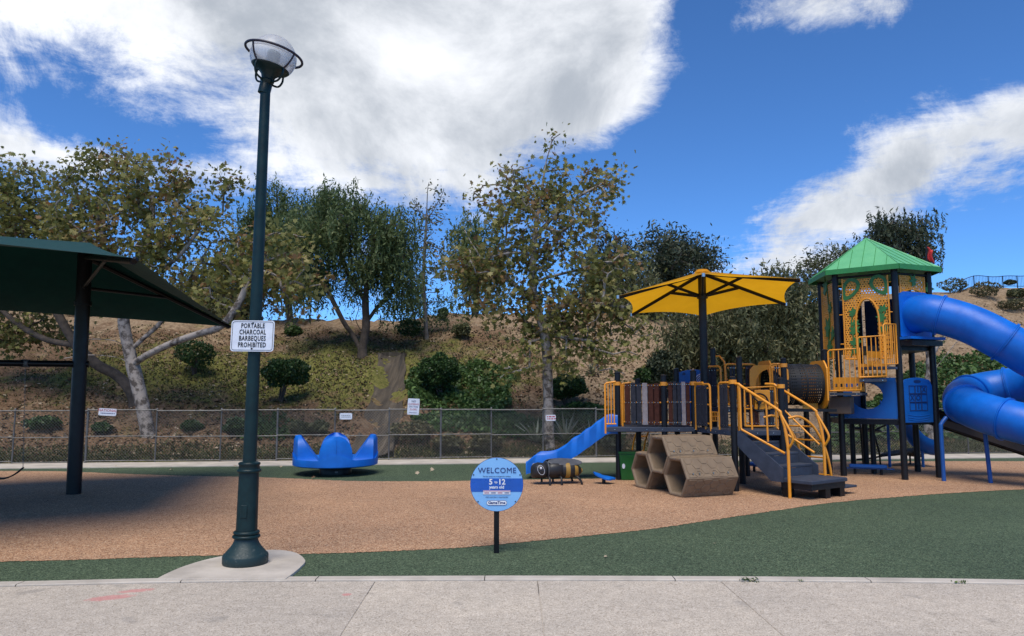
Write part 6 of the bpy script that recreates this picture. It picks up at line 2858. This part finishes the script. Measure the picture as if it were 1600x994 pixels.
def shrub(px, py, rx, ry, base_px, label, leaf='shrub_leaf', n=5200, size=.075, name='clipped_shrub', seed=0, trunk=True, group=None, flat=0.3, tmpl=OVAL, Y=None):
    rg = np.random.default_rng(seed)
    bs_ = H(*base_px) if Y is None else Vector((W(base_px[0], base_px[1], Y).x, Y, hz(W(base_px[0], base_px[1], Y).x, Y)))
    Y = bs_.y
    c = W(px, py, Y)
    k = Y / FPX
    rr = np.array((rx * k, (rx + ry) / 2 * k, ry * k))
    t = thing(name, bs_, label, 'shrub', group)
    if trunk:
        b = MB()
        for j in range(4):
            e_ = Vector(np.array(c) + rg.normal(0, .3, 3) * rr)
            b.tube(smoothpath([bs_ + Vector((rg.normal(0, .03), rg.normal(0, .03), -.08)), bs_.lerp(e_, .5) + Vector((rg.normal(0, .05), 0, 0)), e_], 4), [.035, .033, .03, .028, .024, .02, .016, .012, .01][:9], 6)
        b.build('stem', 'bark_brown', t, 60)
    d = rg.normal(size=(n, 3))
    d /= np.linalg.norm(d, axis=1)[:, None]
    # lumpy outline
    bumps = rg.normal(size=(22, 3))
    bumps /= np.linalg.norm(bumps, axis=1)[:, None]
    lump = 0.72 + .36 * np.max(np.clip(d @ bumps.T, 0, 1) ** 12, axis=1)
    rad = np.where(rg.random(n) < .7, .86 + .16 * rg.random(n), rg.random(n) ** .4) * lump
    q = np.array(c) + d * rad[:, None] * rr
    keep = q[:, 2] > bs_.z - .02
    q, d2 = q[keep], d[keep]
    leaves('foliage', q, size, tmpl, leaf, t, rg, up=.7, rndbase=np.clip(.45 + .0 * d2[:, 2], 0, 1) + rg.normal(0, .12, len(q)))
    return t


shrub(447, 583, 38, 24, (437, 628), 'clipped dark green shrub right of the lamp post', seed=71, group='clipped shrubs on the slope')
shrub(685, 580, 35, 29, (690, 622), 'largest round clipped shrub above the ivy near the drain', seed=72, n=6500, group='clipped shrubs on the slope')
shrub(889, 605, 31, 21, (885, 634), 'clipped dark shrub just right of the centre sycamore trunk', seed=73, group='clipped shrubs on the slope')
shrub(306, 553, 32, 24, (303, 585), 'loose dark shrub left of the lamp post, uphill', seed=74, n=2600, group='clipped shrubs on the slope')
shrub(1042, 578, 32, 32, (1045, 622), 'dark bushy shrub behind the plank wall of the low deck', 'dark_leaf', 4200, .10, 'bush', 75)
shrub(1015, 588, 24, 16, (1015, 610), 'green bush left of the dark one behind the plank wall', 'shrub_leaf', 2600, .09, 'bush', 76)
for i, (px, py, rx, ry, bp, lab, lf) in enumerate((
        (640, 512, 20, 16, (640, 540), 'small leafy sapling left of the thin bare tree', 'shrub_leaf'),
        (693, 489, 10, 9, (693, 500), 'tiny round bush on the skyline right of the bare tree', 'shrub_leaf'),
        (722, 515, 16, 12, (722, 530), 'small wispy bush below the skyline left of the centre sycamore', 'olive_leaf'),
        (458, 517, 14, 8, (458, 524), 'pale green tuft on the slope right of the lamp post', 'ivy_leaf'),
        (470, 668, 19, 11, (470, 684), 'low round plant behind the fence above the left wing of the spinner', 'olive_leaf'),
        (500, 667, 15, 10, (500, 681), 'low round plant behind the fence above the middle wing of the spinner', 'olive_leaf'),
        (645, 672, 40, 16, (645, 694), 'brownish low bush behind the fence right of the drain', 'brush_leaf'),
        (700, 690, 24, 13, (700, 706), 'brownish low bush at the fence foot left of the welcome sign', 'brush_leaf'),
        (760, 690, 28, 14, (760, 706), 'brownish low bush at the fence foot right above the welcome sign', 'brush_leaf'),
        (70, 660, 34, 10, (70, 672), 'low dark plants behind the fence left of the black post', 'shrub_leaf'),
        (160, 668, 15, 8, (160, 678), 'low dark plant behind the fence below the NATIONAL sign', 'shrub_leaf'),
        (300, 665, 16, 8, (300, 674), 'low dark plant behind the fence left of the lamp post', 'shrub_leaf'),
        (370, 665, 22, 12, (370, 680), 'green bush behind the fence at the lamp post', 'shrub_leaf'),
        (955, 690, 20, 14, (955, 706), 'dark bush behind the fence under the wave slide', 'dark_leaf'),
        (1490, 446, 26, 12, (1490, 458), 'straggly pale bush on the right skyline above the tube slide', 'olive_leaf'),
        (1540, 452, 24, 12, (1540, 466), 'yellowish bush on the upper right slope', 'brush_leaf'),
        (1590, 458, 16, 8, (1590, 468), 'dark bush on the upper right slope at the picture edge', 'olive_leaf'),
        (1585, 475, 24, 9, (1585, 486), 'dry pale bush on the right slope near the picture edge', 'brush_leaf'),
        (1578, 441, 9, 4, (1578, 446), 'small dark tuft on the right skyline below the far railing', 'dark_leaf'))):
    shrub(px, py, rx, ry, bp, lab, lf, 1100, .085, 'small_bush', 100 + i, False)


def agave(px, py, L, label, seed, n=34):
    rg = np.random.default_rng(seed)
    c = H(px, py)
    t = thing('agave_plant', c, label, 'plant')
    vs, rn = [], []
    for k in range(n):
        a = rg.uniform(0, 2 * math.pi)
        el = rg.uniform(.15, 1.3)
        d = np.array((math.cos(a) * math.cos(el), math.sin(a) * math.cos(el), math.sin(el)))
        s = np.array((-math.sin(a), math.cos(a), 0)) * .03
        l = L * rg.uniform(.7, 1.1)
        b0_ = np.array(c)
        m0 = b0_ + d * l * .5
        e_ = b0_ + d * l - np.array((0, 0, .10 * l))
        vs += [b0_ - s * .7, b0_ + s * .7, m0 + s, m0 - s, m0 - s, m0 + s, e_ + s * .15, e_ - s * .15]
        r0 = rg.random()
        rn += [r0, r0]
    mesh_arrays('leaves', np.array(vs), 4, 'agave_leaf', t, rn, 'stuff')


agave(884, 690, 1.05, 'spiky pale yucca right of the centre sycamore foot', 201)
agave(838, 692, .95, 'spiky pale yucca left of the centre sycamore foot', 202)
agave(926, 585, .6, 'small spiky agave higher on the bare slope', 203)
agave(925, 690, .7, 'spiky yucca beside the wave slide behind the fence', 204)

# ------------------------------------------------------------------ ground cover (nobody could count it)
rg = np.random.default_rng(99)


def on_hill(px, py):
    return H(px, py)


def scatter_poly(poly, n):
    """points on the hillside inside a pixel polygon, spread evenly over the ground"""
    P = [H(*q) for q in poly]
    xs_ = [q.x for q in P]
    ys_ = [q.y for q in P]
    out = []
    while len(out) < n:
        x = rg.uniform(min(xs_), max(xs_), 4000)
        y = rg.uniform(min(ys_), max(ys_), 4000)
        ins = np.zeros(4000, bool)
        j = len(P) - 1
        for i in range(len(P)):
            c_ = ((P[i].y > y) != (P[j].y > y)) & (x < (P[j].x - P[i].x) * (y - P[i].y) / (P[j].y - P[i].y + 1e-12) + P[i].x)
            ins ^= c_
            j = i
        out += list(zip(x[ins], y[ins]))
    return np.array(out[:n])


def ground_cover(polys, n, hgt, size, leafm, name, label, cat, tmpl=OVAL):
    pts = []
    for poly, share in polys:
        xy = scatter_poly(poly, int(n * share))
        lump = (np.sin(xy[:, 0] * 3.1 + 1.3 * np.sin(xy[:, 1] * 2.3)) * np.sin(xy[:, 1] * 3.7 + xy[:, 0])) * .5 + .5
        k = rg.random(len(xy)) < (.35 + .65 * lump)
        xy, lump = xy[k], lump[k]
        z = np.array([hz(a, b_) for a, b_ in xy]) + (hgt * (.25 + .75 * lump)) * rg.random(len(xy)) ** .6
        pts.append(np.column_stack([xy, z]))
    pts = np.concatenate(pts)
    o = leaves(name, pts, size, tmpl, leafm, None, rg, up=.9, rndbase=.45 + .12 * np.sin(pts[:, 0] * 5) * np.cos(pts[:, 1] * 4))
    return tag(o, label, cat, kind='stuff')


ground_cover([([(632, 600), (650, 575), (720, 572), (800, 574), (815, 582), (795, 610), (800, 640), (720, 648), (640, 640)], .42),
              ([(640, 655), (700, 645), (800, 648), (850, 660), (850, 690), (760, 684), (680, 676)], .28),
              ([(868, 640), (950, 642), (980, 660), (975, 700), (900, 700), (866, 690)], .18),
              ([(360, 665), (440, 650), (470, 668), (440, 690), (370, 690)], .05)], 30000, .26, .115, 'ivy_leaf', 'ivy', 'green ivy ground cover spreading over the slope beside the drain', 'ground cover')
ground_cover([([(1400, 600), (1470, 560), (1560, 555), (1640, 575), (1640, 690), (1480, 690), (1400, 680)], .75), ([(1290, 660), (1400, 610), (1420, 690), (1290, 700)], .25)], 26000, .30, .125, 'ivy_leaf', 'ivy', 'thick green ground cover on the slope behind the tube slide', 'ground cover')

# fallen leaves on the slope, thickest below the sycamores
n = 42000
x = rg.uniform(-16, 24, n)
t_ = rg.random(n) ** 1.5 * 11
pr = np.exp(-((x + 9) / 6.5) ** 2) + .8 * np.exp(-((x - 1.5) / 4.0) ** 2) + .25
k = rg.random(n) < pr
x, t_ = x[k], t_[k]
y = 19.25 + .115 * x + t_
sx_ok = (np.abs(x - swale_x(y)) > .55) | (t_ > 7.7) | (rg.random(len(x)) < .12)
x, y = x[sx_ok], y[sx_ok]
z = np.array([hz(a, b_) for a, b_ in zip(x, y)]) + .018
o = leaves('leaf_litter', np.column_stack([x, y, z]), .085, STAR, 'dry_leaf', None, rg, up=2.2)
tag(o, 'brown fallen leaves scattered over the slope under the sycamores', 'leaf litter', kind='stuff')
# rough grass
n = 120000
x = rg.uniform(-17, 22, n)
u = rg.random(n)
t_ = np.where(u < .40, rg.random(n) * .9, rg.random(n) * 11)
y = 19.25 + .115 * x + t_
keepg = np.array([rg.random() < max(0.02, min(1, (cover_at(a, b_)[1] - .12) * 1.6)) for a, b_ in zip(x, y)])
keepg &= (np.abs(x - swale_x(y)) > .62) | (t_ > 7.8)
x, y = x[keepg], y[keepg]
z = np.array([hz(a, b_) for a, b_ in zip(x, y)])
m_ = len(x)
a = rg.uniform(0, math.pi, m_)
hh = rg.uniform(.03, .10, m_)
wv_ = np.column_stack([np.cos(a), np.sin(a), np.zeros(m_)]) * .022
tip = np.column_stack([rg.normal(0, .04, m_), rg.normal(0, .04, m_), hh])
base = np.column_stack([x, y, z])
vs = np.stack([base - wv_, base + wv_, base + tip], axis=1)
o = mesh_arrays('grass', vs.reshape(-1, 3), 3, 'grass_blade', None, rg.random(m_), 'stuff')
tag(o, 'short rough grass in patches on the slope and along the fence', 'grass', kind='stuff')

# single fallen leaves on the rubber and a few weeds at the kerb
for i, (px, py, lab) in enumerate(((440, 731, 'pale fallen leaf on the green rubber left of the spinner'), (675, 737, 'pale fallen leaf on the green rubber right of the spinner'), (652, 742, 'tiny pale leaf on the rubber just left of the larger leaf'),
                                   (180, 730, 'pale fallen leaf on the green rubber near the black post'), (268, 735.5, 'pale fallen leaf on the green strip before the left sycamore'), (367, 730, 'pale fallen leaf on the green strip left of the lamp post'),
                                   (946, 872, 'small pale leaf on the front green rubber right of the welcome sign'), (1117, 851, 'small pale leaf on the front green rubber nearer the tubes'), (1342, 803, 'tiny pale leaf on the green rubber below the stair step'),
                                   (490, 750, 'tiny leaf on the tan edge below the spinner'))):
    c = G(px, py)
    rgl = np.random.default_rng(300 + i)
    M = rotmats(1, rgl, 3.0)[0]
    s = .10 if py < 760 else .045
    vv = STAR * s
    vv = vv.copy()
    vv[:, 2] += np.abs(vv[:, 0]) * .5
    vv = vv @ M
    vv[:, 2] -= vv[:, 2].min()
    o = mesh_arrays('fallen_leaf', vv + np.array((c.x, c.y, .008)), 12, 'dry_leaf', None, [.97])
    tag(o, lab, 'leaf', 'fallen leaves on the rubber')
for i, (px, py, s, lab) in enumerate(((1172, 909, .07, 'largest green weed growing at the kerb joint'), (1252, 909, .03, 'tiny weed at the kerb, second from the largest one'), (1500, 912, .05, 'weed at the kerb near the right edge'))):
    c = G(px, py)
    rgl = np.random.default_rng(400 + i)
    t = thing('weed', c, lab, 'weed', 'weeds at the kerb')
    P = np.array(c) + np.column_stack([rgl.normal(0, s * .6, 40), rgl.normal(0, s * .2, 40), rgl.random(40) * s * .4 + .004])
    leaves('leaves', P, s * .55, LANCE, 'ivy_leaf', t, rgl, up=.3)

# ------------------------------------------------------------------ far railing, flag mast
ra_ = H(1480, 470)
fr0, fr1 = W(1500, 447, 35.5), W(1680, 432, 35.0)
rf = thing('crest_railing', Vector((fr0.x, fr0.y, hz(fr0.x, fr0.y))), 'thin dark railing along the right skyline', 'railing')
n = 40
for k in range(0, n + 1, 5):
    q = fr0.lerp(fr1, k / n)
    b = MB()
    b.tube([Vector((q.x, q.y, hz(q.x, q.y) - .1)), Vector((q.x, q.y, hz(q.x, q.y) + .62))], .025, 5)
    b.build('post', 'post_dark', rf)
for dz_ in (.60, .10):
    b = MB()
    pts = [fr0.lerp(fr1, k / n) for k in range(n + 1)]
    b.tube([Vector((q.x, q.y, hz(q.x, q.y) + dz_)) for q in pts], .015, 4)
    b.build('rail', 'post_dark', rf)
for k in range(n * 2 + 1):
    q = fr0.lerp(fr1, k / n / 2)
    b = MB()
    b.tube([Vector((q.x, q.y, hz(q.x, q.y) + .10)), Vector((q.x, q.y, hz(q.x, q.y) + .60))], .008, 4)
    b.build('picket', 'post_dark', rf)
fy = 34.5
fb = Vector((W(1452, 470, fy).x, fy, hz(W(1452, 470, fy).x, fy)))
fm = thing('flag_mast', fb, 'slim mast with a drooping red flag right of the green roof', 'flag mast')
tz = W(1449, 384, fy).z
b = MB()
b.tube([fb, Vector((fb.x, fy, tz))], .035, 6)
b.build('mast', 'post_dark', fm)
b = MB()
for dz_, hw in ((-.75, .32), (-.95, .26)):
    b.tube([Vector((fb.x - hw * .4, fy, tz + dz_)), Vector((fb.x + hw, fy, tz + dz_ - .05))], .02, 5)
b.tube([Vector((fb.x + .3, fy, tz - .55)), Vector((fb.x + .3, fy, tz - .98))], .015, 5)
b.build('crossarm', 'post_dark', fm)
b = MB()
rows = []
for j in range(7):
    v_ = j / 6
    row = []
    for i in range(6):
        u = i / 5
        row.append(Vector((fb.x + .04 + u * .26 + .05 * math.sin(v_ * 5 + u * 3), fy - .06 * math.sin(u * 9), tz - .05 - v_ * .62 - u * .22)))
    rows.append(row)
b.grid(rows)
solidify(b.build('flag', 'flag_red', fm, 60), .006)

SC.cycles.max_bounces = 6
SC.cycles.diffuse_bounces = 3
SC.cycles.glossy_bounces = 3
SC.cycles.transmission_bounces = 4
SC.cycles.transparent_max_bounces = 8
